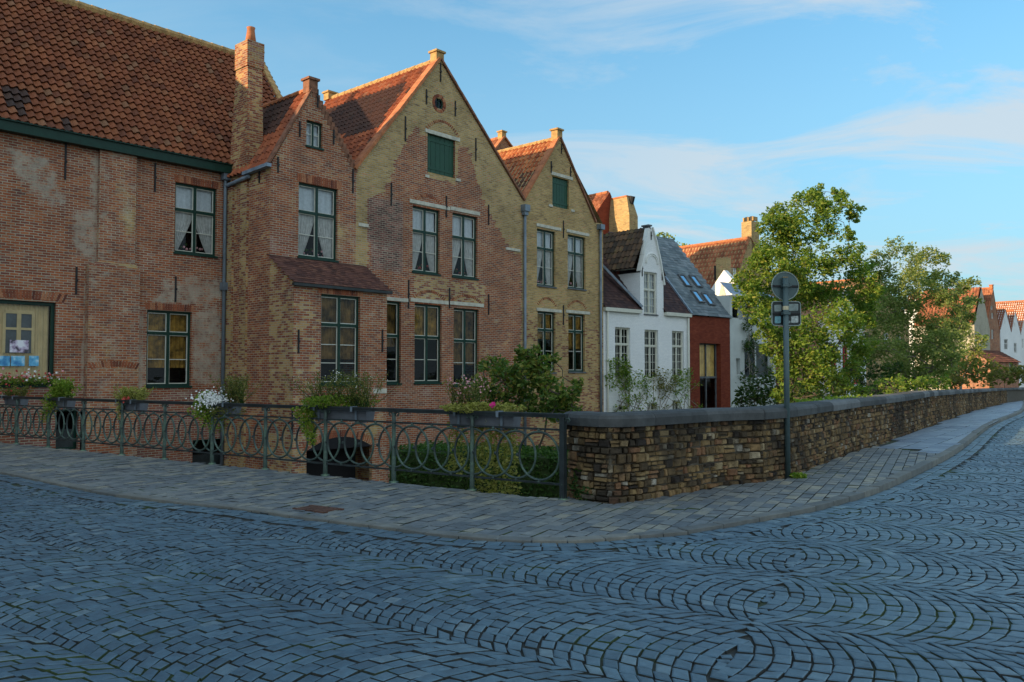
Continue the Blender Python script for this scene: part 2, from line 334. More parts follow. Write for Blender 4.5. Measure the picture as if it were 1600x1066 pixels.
def tilemat(name, cols, dark=(0.035, 0.03, 0.028), dark_amt=0.5, moss=0.0):
    m, nt, p, o = new(name); k = NT(nt); uv = k.n('ShaderNodeTexCoord').outputs['UV']
    geo = k.n('ShaderNodeNewGeometry'); rnd = geo.outputs['Random Per Island']
    big = k.noise(uv, 0.28, 5, 0.7, 0.8); mid = k.noise(uv, 1.4, 4, 0.65)
    col = k.ramp(rnd, cols)
    col = k.mix(1.0, col, k.ramp(mid, [(0.3, (0.7, 0.7, 0.7)), (0.7, (1.2, 1.2, 1.2))]), 'MULTIPLY')
    at = k.n('ShaderNodeAttribute'); at.attribute_name = 'tone'; ts = k.n('ShaderNodeSeparateColor'); k.l(at.outputs['Color'], ts.inputs[0])
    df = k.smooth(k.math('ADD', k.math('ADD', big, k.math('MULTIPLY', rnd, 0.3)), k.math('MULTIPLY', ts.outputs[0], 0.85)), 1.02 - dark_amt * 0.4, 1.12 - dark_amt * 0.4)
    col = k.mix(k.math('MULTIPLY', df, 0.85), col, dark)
    if moss: col = k.mix(k.smooth(mid, 0.5, 0.7, 0, moss), col, (0.12, 0.11, 0.03))
    k.l(col, p.inputs['Base Color']); p.inputs['Roughness'].default_value = 0.75; p.inputs['Specular IOR Level'].default_value = 0.3
    k.bump(k.noise(uv, 14, 4), p, 0.3, 0.01); return m
ORT = [(0.0, (0.19, 0.055, 0.026)), (0.15, (0.29, 0.078, 0.032)), (0.6, (0.34, 0.09, 0.035)), (0.9, (0.38, 0.11, 0.042)), (1.0, (0.33, 0.14, 0.07))]
M['tile_red'] = tilemat('pantiles_red', [(p, (c[0] * 0.72, c[1] * 0.85, c[2] * 0.9)) for p, c in ORT], dark_amt=0.25)
M['tile_weathered'] = tilemat('pantiles_weathered', ORT, dark=(0.03, 0.024, 0.022), dark_amt=0.62)
M['tile_weathered3'] = tilemat('pantiles_orange_weathered', [(0.0, (0.24, 0.06, 0.025)), (0.4, (0.42, 0.12, 0.04)), (1.0, (0.52, 0.19, 0.07))], dark=(0.03, 0.024, 0.022), dark_amt=0.2)
M['tile_orange'] = tilemat('pantiles_orange', [(0.0, (0.22, 0.075, 0.035)), (0.4, (0.32, 0.11, 0.05)), (1.0, (0.42, 0.16, 0.075))], dark_amt=0.12)
M['tile_brown'] = tilemat('pantiles_brown', [(0.0, (0.05, 0.035, 0.025)), (0.5, (0.10, 0.06, 0.035)), (1.0, (0.16, 0.09, 0.05))], dark_amt=0.35, moss=0.5)
M['tile_dark'] = tilemat('flat_tiles_dark', [(0.0, (0.035, 0.018, 0.018)), (0.5, (0.055, 0.027, 0.025)), (1.0, (0.09, 0.045, 0.035))], dark_amt=0.1)
M['tile_plum'] = tilemat('flat_tiles_plum', [(0.0, (0.07, 0.03, 0.025)), (0.5, (0.12, 0.05, 0.038)), (1.0, (0.17, 0.075, 0.05))], dark_amt=0.1)
M['slate'] = tilemat('slates', [(0.0, (0.10, 0.13, 0.15)), (0.5, (0.15, 0.185, 0.20)), (1.0, (0.21, 0.24, 0.26))], dark=(0.06, 0.07, 0.08), dark_amt=0.1)
def islandmat(name, cols, rough=0.7, spec=0.3, nscale=9, lo=0.7, hi=1.25, bump=0.35, bd=0.008, extra=None):
    m, nt, p, o = new(name); k = NT(nt); g = k.n('ShaderNodeTexCoord').outputs['Object']; rnd = k.n('ShaderNodeNewGeometry').outputs['Random Per Island']
    col = k.ramp(rnd, cols); f = k.noise(g, nscale, 6, 0.7); col = k.mix(1.0, col, k.ramp(f, [(0.3, (lo,) * 3), (0.7, (hi,) * 3)]), 'MULTIPLY')
    if extra: col = extra(k, g, col)
    k.l(col, p.inputs['Base Color']); p.inputs['Roughness'].default_value = rough; p.inputs['Specular IOR Level'].default_value = spec
    k.bump(k.noise(g, nscale * 4, 5, 0.7), p, bump, bd); return m
def sett_extra(k, g, col):
    a = k.noise(g, 0.35, 5, 0.65); col = k.mix(1.0, col, k.ramp(a, [(0.3, (0.72, 0.74, 0.78)), (0.7, (1.22, 1.18, 1.12))]), 'MULTIPLY'); b_ = k.noise(g, 2.2, 6, 0.75); col = k.mix(k.smooth(b_, 0.58, 0.72, 0, 0.55), col, (0.06, 0.065, 0.06)); return k.mix(k.smooth(k.noise(g, 1.1, 6, 0.8), 0.62, 0.75, 0, 0.5), col, (0.19, 0.22, 0.2))
M['sett'] = islandmat('setts', [(0.0, (0.060, 0.105, 0.14)), (0.5, (0.078, 0.135, 0.178)), (0.94, (0.10, 0.165, 0.21)), (1.0, (0.15, 0.21, 0.24))], rough=0.45, spec=0.6, nscale=14, extra=sett_extra)
M['paver'] = islandmat('pavers', [(0.0, (0.12, 0.135, 0.145)), (0.45, (0.165, 0.18, 0.185)), (0.8, (0.21, 0.215, 0.20)), (1.0, (0.29, 0.27, 0.21))], rough=0.65, spec=0.4, nscale=9, extra=sett_extra)
M['flag'] = islandmat('flagstones', [(0.0, (0.16, 0.20, 0.26)), (0.5, (0.2, 0.25, 0.31)), (1.0, (0.26, 0.31, 0.36))], rough=0.5, spec=0.5, nscale=5)
M['kerb'] = islandmat('kerbstone', [(0.0, (0.13, 0.135, 0.13)), (1.0, (0.20, 0.195, 0.17))], rough=0.7, nscale=5)
def stone_extra(k, g, col):
    a = k.noise(g, 0.6, 5, 0.7, 0.5); b_ = k.noise(g, 5.0, 6, 0.75); col = k.mix(k.smooth(b_, 0.5, 0.66, 0, 0.7), col, (0.05, 0.036, 0.024)); return k.mix(k.smooth(a, 0.46, 0.6, 0, 0.72), col, (0.03, 0.025, 0.021))
M['rubble'] = islandmat('rubble_stone', [(0.0, (0.035, 0.028, 0.024)), (0.15, (0.08, 0.06, 0.04)), (0.4, (0.19, 0.125, 0.06)), (0.65, (0.28, 0.185, 0.085)), (0.82, (0.22, 0.11, 0.06)), (0.92, (0.34, 0.25, 0.13)), (1.0, (0.36, 0.33, 0.28))], rough=0.9, spec=0.15, nscale=11, lo=0.55, hi=1.35, bump=0.8, bd=0.02, extra=stone_extra)
M['cap'] = islandmat('capstone', [(0.0, (0.05, 0.052, 0.053)), (0.6, (0.085, 0.088, 0.088)), (1.0, (0.17, 0.175, 0.175))], rough=0.8, nscale=4, lo=0.6, hi=1.3, bump=0.5)
def earthmat():
    m, nt, p, o = new('joint_earth'); k = NT(nt); g = k.n('ShaderNodeTexCoord').outputs['Object']
    col = k.ramp(k.noise(g, 30, 4), [(0.3, (0.02, 0.024, 0.025)), (0.7, (0.052, 0.054, 0.046))]); col = k.mix(k.smooth(k.noise(g, 0.55, 5, 0.65), 0.5, 0.62, 0, 0.75), col, (0.06, 0.10, 0.02))
    k.l(col, p.inputs['Base Color']); p.inputs['Roughness'].default_value = 0.95; return m
M['earth'] = earthmat()
M['grass'] = plain('grass_ground', (0.035, 0.06, 0.015), 0.95, var=0.5, scale=1.2)
M['mortar'] = plain('old_mortar', (0.09, 0.075, 0.055), 0.95, var=0.4, scale=5)
def leafmat(name, cols, trans=0.35):
    m, nt, p, o = new(name); k = NT(nt); rnd = k.n('ShaderNodeNewGeometry').outputs['Random Per Island']; g = k.n('ShaderNodeTexCoord').outputs['Object']
    col = k.ramp(k.math('ADD', k.math('MULTIPLY', rnd, 0.7), k.math('MULTIPLY', k.noise(g, 0.9, 4), 0.4)), cols)
    k.l(col, p.inputs['Base Color']); p.inputs['Roughness'].default_value = 0.55; p.inputs['Specular IOR Level'].default_value = 0.25
    t = k.n('ShaderNodeBsdfTranslucent'); k.l(k.mix(1.0, col, (1.3, 1.5, 0.7), 'MULTIPLY'), t.inputs[0]); mx = k.n('ShaderNodeMixShader'); mx.inputs[0].default_value = trans
    k.l(p.outputs[0], mx.inputs[1]); k.l(t.outputs[0], mx.inputs[2]); k.l(mx.outputs[0], o.inputs[0]); return m
M['leaf_mid'] = leafmat('leaf_mid', [(0.0, (0.05, 0.11, 0.02)), (0.4, (0.12, 0.21, 0.035)), (0.75, (0.21, 0.29, 0.05)), (1.0, (0.34, 0.29, 0.06))], 0.45)
M['leaf_dark'] = leafmat('leaf_dark', [(0.0, (0.015, 0.04, 0.012)), (0.5, (0.035, 0.08, 0.018)), (1.0, (0.09, 0.13, 0.03))])
M['leaf_light'] = leafmat('leaf_light', [(0.0, (0.10, 0.15, 0.05)), (0.5, (0.21, 0.27, 0.085)), (1.0, (0.36, 0.37, 0.13))], 0.45)
M['leaf_shrub'] = leafmat('leaf_shrub', [(0.0, (0.03, 0.08, 0.018)), (0.4, (0.075, 0.14, 0.028)), (0.75, (0.17, 0.21, 0.04)), (1.0, (0.32, 0.24, 0.05))])
M['leaf_bright'] = leafmat('leaf_bright', [(0.0, (0.06, 0.13, 0.012)), (0.5, (0.17, 0.27, 0.025)), (1.0, (0.34, 0.38, 0.06))])
M['leaf_yellow'] = leafmat('leaf_yellow', [(0.0, (0.14, 0.16, 0.03)), (0.5, (0.32, 0.30, 0.07)), (1.0, (0.50, 0.46, 0.16))])
M['leaf_olive'] = leafmat('leaf_olive', [(0.0, (0.07, 0.09, 0.02)), (0.5, (0.14, 0.16, 0.035)), (1.0, (0.28, 0.22, 0.07))])
M['petal_white'] = plain('petal_white', (0.8, 0.8, 0.78), 0.7, var=0.05)
M['petal_pink'] = plain('petal_pink', (0.75, 0.35, 0.38), 0.7, var=0.2)
M['petal_magenta'] = plain('petal_magenta', (0.62, 0.02, 0.2), 0.7, var=0.2)
M['petal_red'] = plain('petal_red', (0.5, 0.06, 0.05), 0.7, var=0.2)
M['bark'] = plain('bark', (0.10, 0.08, 0.06), 0.95, var=0.5, scale=5, bump=0.8)
M['twig'] = plain('pale_bark', (0.22, 0.19, 0.15), 0.95, var=0.4, scale=5)
def patina():
    m, nt, p, o = new('green_iron_paint'); k = NT(nt); g = k.n('ShaderNodeTexCoord').outputs['Object']
    col = k.ramp(k.noise(g, 1.6, 6, 0.7), [(0.36, (0.03, 0.042, 0.042)), (0.49, (0.07, 0.11, 0.09)), (0.62, (0.19, 0.30, 0.20))]); col = k.mix(k.smooth(k.noise(g, 9, 5), 0.6, 0.75, 0, 0.5), col, (0.09, 0.05, 0.03))
    k.l(col, p.inputs['Base Color']); p.inputs['Roughness'].default_value = 0.55; p.inputs['Specular IOR Level'].default_value = 0.4; return m
M['rail'] = patina()
M['rail_dark'] = plain('dark_iron_paint', (0.022, 0.03, 0.032), 0.5, var=0.5, scale=5, spec=0.4)
M['planter'] = plain('planter_grey', (0.13, 0.14, 0.16), 0.6, var=0.2)
M['sign_grey'] = plain('sign_back_grey', (0.075, 0.115, 0.12), 0.45, metal=0.2, var=0.15, scale=5)
M['sign_rim'] = plain('sign_rim', (0.30, 0.36, 0.34), 0.5, metal=0.3)
M['rust'] = plain('rust', (0.10, 0.05, 0.035), 0.9, var=0.5, scale=12, bump=0.5)
# ------------------------------------------------------------------ layout of the place
A_ANG = rad(41.8); dA = (math.sin(A_ANG), math.cos(A_ANG)); nA = (dA[1], -dA[0])
C0 = Vector((-0.339 * 26, 26.0)); sw = 2.39; C1 = C0 + Vector(nA) * sw
FA = Fac(C0, dA); FS = Fac(C1, (-nA[0], -nA[1])); FB = Fac(C1, dA)   # FS: side wall facing left-front
FS = Fac(C0, nA)
# FS.n must face the viewer's left: direction nA, outward = -dA
FS.n = Vector((-dA[0], -dA[1]))
tB3 = FB.col(943); C2 = Vector(FB.w(tB3, 0)[:2])
D_ANG = rad(47.35); FD = Fac(C2, (math.sin(D_ANG), math.cos(D_ANG)))
# railing line and wall line on the ground, kerb line
R1 = Vector(ground(880, 783)); rdir = Vector((-0.813, 0.582)).normalized(); BAY = 1.465; NB = 12
R0 = R1 + rdir * BAY * NB
WB = [ground(*p) for p in [(887, 777), (953, 789), (1037, 778), (1131, 763), (1225, 752), (1335, 712), (1375, 700), (1425, 682), (1475, 662), (1525, 644), (1575, 631), (1600, 627)]]
WB = [Vector(p) for p in WB]; dl = (WB[-1] - WB[-2]).normalized()
dl = Vector((0.52, 0.854)); WB.append(WB[-1] + dl * 20); WB.append(WB[-1] + dl * 60)
KB = [ground(*p) for p in [(0, 740), (181, 776), (362, 796), (452, 809), (576, 824), (662, 836), (775, 846), (887, 849), (1000, 841), (1075, 834), (1187, 815), (1275, 798), (1327, 784), (1375, 769), (1425, 746), (1457, 730), (1500, 705), (1537, 675), (1562, 660), (1600, 642)]]
KB = [Vector(p) for p in KB]; KB = [KB[0] + (KB[0] - KB[1]).normalized() * 12] + KB + [KB[-1] + dl * 30, KB[-1] + dl * 80]
BD = [R0 + rdir * 6, R0, R1] + WB
OUT = []                                          # far edge of the street, behind the camera and to the right
for i, p in enumerate(BD):
    a = BD[max(0, i - 1)]; b = BD[min(len(BD) - 1, i + 1)]; d = (b - a).normalized(); n = Vector((d.y, -d.x)); OUT.append(p + n * (26 if i < 3 else 20))
def z3(p, dz=0.0): return (p[0], p[1], gh(p[0], p[1]) + dz)
def resample(P, step):
    out = [P[0]]
    for a, b in zip(P[:-1], P[1:]):
        n = max(1, int((b - a).length / step)); out += [a + (b - a) * (i / n) for i in range(1, n + 1)]
    return out
def spline(P, step):
    out = []
    for i in range(len(P) - 1):
        p0 = P[max(0, i - 1)]; p1 = P[i]; p2 = P[i + 1]; p3 = P[min(len(P) - 1, i + 2)]; n = max(2, int((p2 - p1).length / step))
        for k in range(n):
            t = k / n; out.append(0.5 * ((2 * p1) + (p2 - p0) * t + (2 * p0 - 5 * p1 + 4 * p2 - p3) * t * t + (3 * p1 - p0 - 3 * p2 + p3) * t ** 3))
    out.append(P[-1]); return out
def hp(x, y): return 0.02 + 0.07 * min(1, max(0, (x - 1.5) / 5))
def npin(X, Y, P):
    c = np.zeros(X.shape, bool); n = len(P); j = n - 1
    for i in range(n):
        xi, yi = P[i][0], P[i][1]; xj, yj = P[j][0], P[j][1]
        if yi != yj: c ^= ((yi > Y) != (yj > Y)) & (X < (xj - xi) * (Y - yi) / (yj - yi) + xi)
        j = i
    return c
# ------------------------------------------------------------------ ground, street, canal
mb = MB(); mb.poly([(-400, -300, -3.4), (600, -300, -3.4), (600, 900, -3.4), (-400, 900, -3.4)]); mb.solo('ground', None, None, M['grass'], (0, 0, 0), kind='structure')
mb = MB(); mb.poly([(-60, 6, -3.1), (60, 6, -3.1), (60, 120, -3.1), (-60, 120, -3.1)]); mb.solo('canal_water', None, None, M['water'], (0, 0, 0), kind='structure')
mb = MB(); BDs = resample(BD, 3.0)
OUTs = []
for i, p in enumerate(BDs):
    a = BDs[max(0, i - 2)]; b = BDs[min(len(BDs) - 1, i + 2)]; d = (b - a).normalized(); n = Vector((d.y, -d.x)); OUTs.append(p + n * (24 if p.y < 20 else 16))
for i in range(len(BDs) - 1):
    a, b, c, d = BDs[i], BDs[i + 1], OUTs[i + 1], OUTs[i]
    mb.poly([z3(a, -0.018), z3(d, -0.018), z3(c, -0.018), z3(b, -0.018)])
mb.solo('road_bed', None, None, M['earth'], (0, 0, 0), kind='structure')
mb = MB()
for i in range(len(BDs) - 1):
    a, b = BDs[i], BDs[i + 1]; mb.poly([(a.x, a.y, -3.4), (b.x, b.y, -3.4), z3(b, -0.03), z3(a, -0.03)], [(i * 3, 0), (i * 3 + 3, 0), (i * 3 + 3, 3.4), (i * 3, 3.4)])
mb.solo('quay_wall', 'brick quay wall carrying the street above the lower gardens', 'quay wall', M['brick_mott'], (0, 0, 0))
# pavement and setts as real stones
PAVE = [tuple(p) for p in BD] + [tuple(p) for p in KB[::-1]]
def stones(mb, Q, zf, h=0.03, bev=0.010, dome=0.004):
    """Q: (N,4,2) ccw corners of each stone top; every stone a bevelled block"""
    N = len(Q); c = Q.mean(axis=1, keepdims=True); L = np.linalg.norm(Q - c, axis=2, keepdims=True); inn = c + (Q - c) * (1 - bev / np.maximum(L, 0.03) * 1.4)
    z0 = np.array([zf(x, y) for x, y in c[:, 0, :]]) + np.random.uniform(-0.004, 0.004, N); tilt = np.random.uniform(-0.004, 0.004, (N, 4))
    V = np.zeros((N, 12, 3)); V[:, 0:4, :2] = inn; V[:, 0:4, 2] = z0[:, None] + tilt; V[:, 4:8, :2] = Q; V[:, 4:8, 2] = z0[:, None] + tilt - bev * 0.4; V[:, 8:12, :2] = Q; V[:, 8:12, 2] = z0[:, None] - h
    fc = [(0, 1, 2, 3)] + [(4 + i, 4 + (i + 1) % 4, (i + 1) % 4, i) for i in range(4)] + [(8 + i, 8 + (i + 1) % 4, 4 + (i + 1) % 4, 4 + i) for i in range(4)]
    b = len(mb.v); mb.v += V.reshape(-1, 3).tolist(); base = (np.arange(N) * 12 + b)
    fa = (np.array(fc)[None] + base[:, None, None]).reshape(-1, 4); mb.f += [tuple(x) for x in fa.tolist()]; mb.m += ([0] * 5 + [1] * 4) * N; mb.uv += [(0, 0)] * (N * 12); mb.c += [(0, 0, 0, 1)] * (N * 12)  # skirts take the joint earth, its dark tone painting shade into the gaps
def visible(X, Y, mx=1.5, near=2.2, far=48):
    return (Y > near) & (Y < far) & (np.abs(X) < 0.62 * Y + mx)
def nearest(P, q):
    best = None
    for a, b in zip(P[:-1], P[1:]):
        t = max(0, min(1, (q - a).dot(b - a) / max(1e-9, (b - a).length_squared))); r = a + (b - a) * t; d = (r - q).length
        if best is None or d < best[0]: best = (d, r)
    return best[1]
ROADP = [tuple(p) for p in KB] + [tuple(p) for p in OUT[::-1]]
Q = []
mline_p = Vector((1.88, 6.2)); mline_d = Vector((0.43, 0.903)); mline_n = Vector((mline_d.y, -mline_d.x))
def lanes(axis, side, vref, p=0.106, w=1.43, R=1.10):
    ax = Vector(axis).normalized(); pr = Vector((-ax.y, ax.x)); out = []
    umin, umax, vmin, vmax = -70, 70, -60, 60
    v = vref - w / 2 - math.ceil((vref - vmin) / w) * w
    dv = []; a0 = math.asin(w / 2 / R); n = int(2 * a0 * R / 0.135); angs = np.linspace(-a0, a0, n + 1); vs = R * np.sin(angs); sag = R * np.cos(angs)
    lane = 0
    while v < vmax:
        vc = v + w / 2; ks = np.arange(int(umin / p), int(umax / p))
        ph = random.random() * p
        # positions of lane centre cells -> cull quickly
        U = ks * p + ph; X = U * ax.x + vc * pr.x; Y = U * ax.y + vc * pr.y
        ok = (Y > 0.5) & (Y < 50) & (np.abs(X) < 0.62 * Y + 4)
        for k in U[ok]:
            so_ = random.uniform(-0.45, 0.45); jj = np.clip(np.arange(n + 1) + so_ * ((np.arange(n + 1) > 0) & (np.arange(n + 1) < n)), 0, n)
            aa = np.interp(jj, np.arange(n + 1), angs); 
            aa[1:-1] += np.random.uniform(-0.012, 0.012, n - 1)
            vv = R * np.sin(aa); ss = R * np.cos(aa); g = 0.011 + random.random() * 0.006; gt = 0.0065
            for i in range(n):
                v0, v1, s0, s1 = vv[i] + gt, vv[i + 1] - gt, ss[i], ss[i + 1]
                if v1 - v0 < 0.03: continue
                j = np.random.uniform(-0.006, 0.006, 8)
                g = (0.0075 + random.random() * 0.004) / max(0.5, math.cos((aa[i] + aa[i + 1]) / 2)) ** 1.4
                q = [(k + s0 + g + j[0], v0 + j[1]), (k + s0 + p - 0.002 + j[2], v0 + j[3]), (k + s1 + p - 0.002 + j[4], v1 + j[5]), (k + s1 + g + j[6], v1 + j[7])]
                out.append([((a * ax.x + (vc + b) * pr.x), (a * ax.y + (vc + b) * pr.y)) for a, b in q])
        v += w
    Q = np.array(out); c = Q.mean(axis=1); s = ((c - np.array(mline_p)) @ np.array(mline_n)); keep = (s * side > 0) & visible(c[:, 0], c[:, 1]) & npin(c[:, 0], c[:, 1], ROADP)
    return Q[keep]
for ax, sd_, vr in (((-0.813, 0.582), -1, -6.13), ((0.91, -0.41), 1, 6.41)):
    Q.append(lanes(ax, sd_, vr))
Q = np.concatenate(Q)
# straight gutter courses follow the kerb; the fans stop short of them
KN = spline(KB, 0.5); NRM = []
for i, p in enumerate(KN):
    a = KN[max(0, i - 1)]; b = KN[min(len(KN) - 1, i + 1)]; d = (b - a).normalized(); NRM.append(Vector((d.y, -d.x)))
GUT = 0.30; PAVE2 = [tuple(p) for p in BD] + [tuple(KN[i] + NRM[i] * GUT) for i in range(len(KN))][::-1]
KC = [0.0]
for a, b in zip(KN[:-1], KN[1:]): KC.append(KC[-1] + (b - a).length)
def kal(s_):
    i = min(len(KN) - 2, max(0, int(np.searchsorted(KC, s_, side='right')) - 1)); t = (s_ - KC[i]) / (KC[i + 1] - KC[i]); return KN[i].lerp(KN[i + 1], t), NRM[i].lerp(NRM[i + 1], t)
QG = []
for row in range(2):
    s_ = 0.07 * row
    while s_ < KC[-1] - 0.5:
        L_ = random.uniform(0.13, 0.2); (p, n_), (q, m_) = kal(s_ + 0.007), kal(s_ + L_ - 0.007); o0 = 0.008 + row * 0.15; o1 = o0 + 0.14
        if visible(np.array(p.x), np.array(p.y)): QG.append([tuple(v + Vector((random.uniform(-.004, .004), random.uniform(-.004, .004)))) for v in (p + n_ * o1, q + m_ * o1, q + m_ * o0, p + n_ * o0)])
        s_ += L_
ins = np.zeros(len(Q), bool)
for i in range(4): ins |= npin(Q[:, i, 0], Q[:, i, 1], PAVE2)
Q = Q[~ins]
Q = np.concatenate([Q, np.array(QG)])
# small closing stones where the fans meet and leave a hole
near_ = Q[(Q[:, :, 1].mean(1) < 16)]; occ = set(); uu, vv_ = np.meshgrid(np.linspace(0, 1, 9), np.linspace(0, 1, 9)); uu = uu.ravel(); vv_ = vv_.ravel()
for u_, v_ in zip(uu, vv_):
    P_ = near_[:, 0] * (1 - u_) * (1 - v_) + near_[:, 1] * u_ * (1 - v_) + near_[:, 2] * u_ * v_ + near_[:, 3] * (1 - u_) * v_
    occ.update(map(tuple, np.floor(P_ / 0.02).astype(int).tolist()))
QF = []
for sz_ in (0.10, 0.065):
    for X_ in np.arange(-11, 11, sz_ / 2):
        for Y_ in np.arange(2.2, 15.5, sz_ / 2):
            if abs(X_) > 0.62 * Y_ + 1 or abs((X_ - mline_p.x) * mline_n.x + (Y_ - mline_p.y) * mline_n.y) > 1.3: continue
            cx_, cy_ = int(math.floor(X_ / 0.02)), int(math.floor(Y_ / 0.02)); k_ = int(sz_ / 0.02 / 2)
            if (cx_, cy_) in occ: continue
            cells = [(cx_ + i_, cy_ + j_) for i_ in range(-k_, k_ + 1) for j_ in range(-k_, k_ + 1)]
            if sum(c_ in occ for c_ in cells) > len(cells) * 0.28: continue
            if not npin(np.array([X_]), np.array([Y_]), ROADP)[0] or npin(np.array([X_]), np.array([Y_]), PAVE2)[0]: continue
            h_ = sz_ / 2; QF.append([(X_ + a_ * h_ + random.uniform(-.008, .008), Y_ + b_ * h_ + random.uniform(-.008, .008)) for a_, b_ in ((-1, -1), (1, -1), (1, 1), (-1, 1))]); occ.update(cells)
print('closers', len(QF))
if QF: Q = np.concatenate([Q, np.array(QF)])
mb = MB(); stones(mb, Q, lambda x, y: gh(x, y))
print('setts', len(Q))
mb.solo('road', None, None, [M['sett'], M['earth']], (0, 0, 0), kind='structure')
def pavers(ang, L, w, cond, mat, nm):
    e1 = np.array([math.sin(ang), math.cos(ang)]); e2 = np.array([e1[1], -e1[0]]); out = []
    for j in range(int(-60 / w), int(80 / w)):
        off = random.random() * L; u = -20.0 + off
        while u < 80:
            l = L * random.uniform(0.75, 1.3); g = 0.006
            c0 = (u + l / 2) * e1 + (j + 0.5) * w * e2
            if abs(c0[0]) < 0.62 * c0[1] + 3 and 3 < c0[1] < 85:
                jt = np.random.uniform(-0.003, 0.003, 8)
                q = [(u + g + jt[0], (j + 1) * w - g + jt[1]), (u + l - g + jt[2], (j + 1) * w - g + jt[3]), (u + l - g + jt[4], j * w + g + jt[5]), (u + g + jt[6], j * w + g + jt[7])]
                out.append([tuple(a * e1 + b * e2) for a, b in q])
            u += l
    Q = np.array(out)
    ok = npin(Q[:, :, 0].mean(1), Q[:, :, 1].mean(1), PAVE)
    c = Q.mean(axis=1); ok &= cond(c)
    Q = Q[ok]; ous = np.stack([~npin(Q[:, i, 0], Q[:, i, 1], PAVE) for i in range(4)], axis=1)
    for i_, j_ in zip(*np.nonzero(ous)):               # cut the stones that cross the edge
        q_ = Vector(Q[i_, j_]); a_, b_ = nearest(KB, q_), nearest(BD, q_); q_ = a_ if (a_ - q_).length < (b_ - q_).length else b_; Q[i_, j_] = tuple(q_)
    mb = MB(); stones(mb, Q, lambda x, y: gh(x, y) + hp(x, y), bev=0.008); print(nm, len(Q)); mb.solo(nm, None, None, [mat, M['earth']], (0, 0, 0), kind='structure')
xs = 7.9
pavers(rad(27), 0.27, 0.15, lambda c: c[:, 0] + 0.3 * (c[:, 1] - 17) < xs, M['paver'], 'pavement')
pavers(rad(36), 0.6, 0.42, lambda c: c[:, 0] + 0.3 * (c[:, 1] - 17) >= xs, M['flag'], 'pavement_flagstones')
mb = MB()                                         # bedding under the pavement
PS = resample(BD, 2.0)
P2 = [Vector(p) for p in KB]
K2 = [nearest(KB, p) for p in PS]
for i in range(len(PS) - 1):
    q = [PS[i], K2[i], K2[i + 1], PS[i + 1]]; mb.poly([z3(p, hp(p.x, p.y) - 0.02) for p in q])
mb.solo('pavement_bed', None, None, M['earth'], (0, 0, 0), kind='structure')
KS = spline(KB, 0.9); mb = MB(); Q = []
for i in range(len(KS) - 1):
    a, b = KS[i], KS[i + 1]; d = (b - a).normalized(); n = Vector((-d.y, d.x)); w = 0.15; e = d * 0.006
    if not visible(np.array(a.x), np.array(a.y), 6, 3, 120): continue
    Q.append([tuple(a + e), tuple(b - e), tuple(b - e + n * w), tuple(a + e + n * w)])
stones(mb, np.array(Q), lambda x, y: gh(x, y) + hp(x, y) + 0.008, h=0.14, bev=0.014); mb.m = [0] * len(mb.f); mb.solo('kerb', None, None, M['kerb'], (0, 0, 0), kind='structure')
# gutter cover in the pavement
gp = Vector(ground(497, 799)); mb = MB()
for i in range(7):
    fx = Fac((gp.x, gp.y), (0.84, -0.54)); mb.fbox(fx, -0.24 + i * 0.068, -0.20 + i * 0.068, 0.0, 0.034, -0.11, 0.11)
mb.fbox(fx, -0.27, 0.27, 0.0, 0.036, 0.11, 0.15); mb.fbox(fx, -0.27, 0.27, 0.0, 0.036, -0.15, -0.11)
mb.solo('drain_grate', 'small rusty iron drain grate set in the pavement', 'drain', M['rust'], (gp.x, gp.y, 0))
# ------------------------------------------------------------------ rubble parapet wall
PW = thing('stone_wall', 'low rough stone parapet wall with heavy grey coping curving along the street', 'wall', (WB[0].x, WB[0].y, 0))
WS = spline(WB, 0.4); cum = [0.0]
for a, b in zip(WS[:-1], WS[1:]): cum.append(cum[-1] + (b - a).length)
def along(s):
    s = max(0, min(cum[-1] - 1e-6, s)); i = int(np.searchsorted(cum, s, side='right')) - 1; i = min(i, len(WS) - 2); t = (s - cum[i]) / (cum[i + 1] - cum[i]); p = WS[i] + (WS[i + 1] - WS[i]) * t
    a = WS[max(0, i - 1)]; b = WS[min(len(WS) - 1, i + 2)]; d = (b - a).normalized(); return p, Vector((d.y, -d.x))
TH = 0.42; HW = 0.95; SMAX = min(cum[-1], 95)
mb = MB()
s = 0.0
while s < SMAX:
    e = min(s + 0.8, SMAX); (p, n), (q, m_) = along(s), along(e)
    P = [p - n * 0.03, q - m_ * 0.03, q - m_ * (TH - 0.03), p - n * (TH - 0.03)]
    mb.hexa([z3(x, -0.1) for x in P] + [z3(x, HW) for x in P]); s = e
mb.part('wall_core', M['mortar'], PW)
mb = MB()
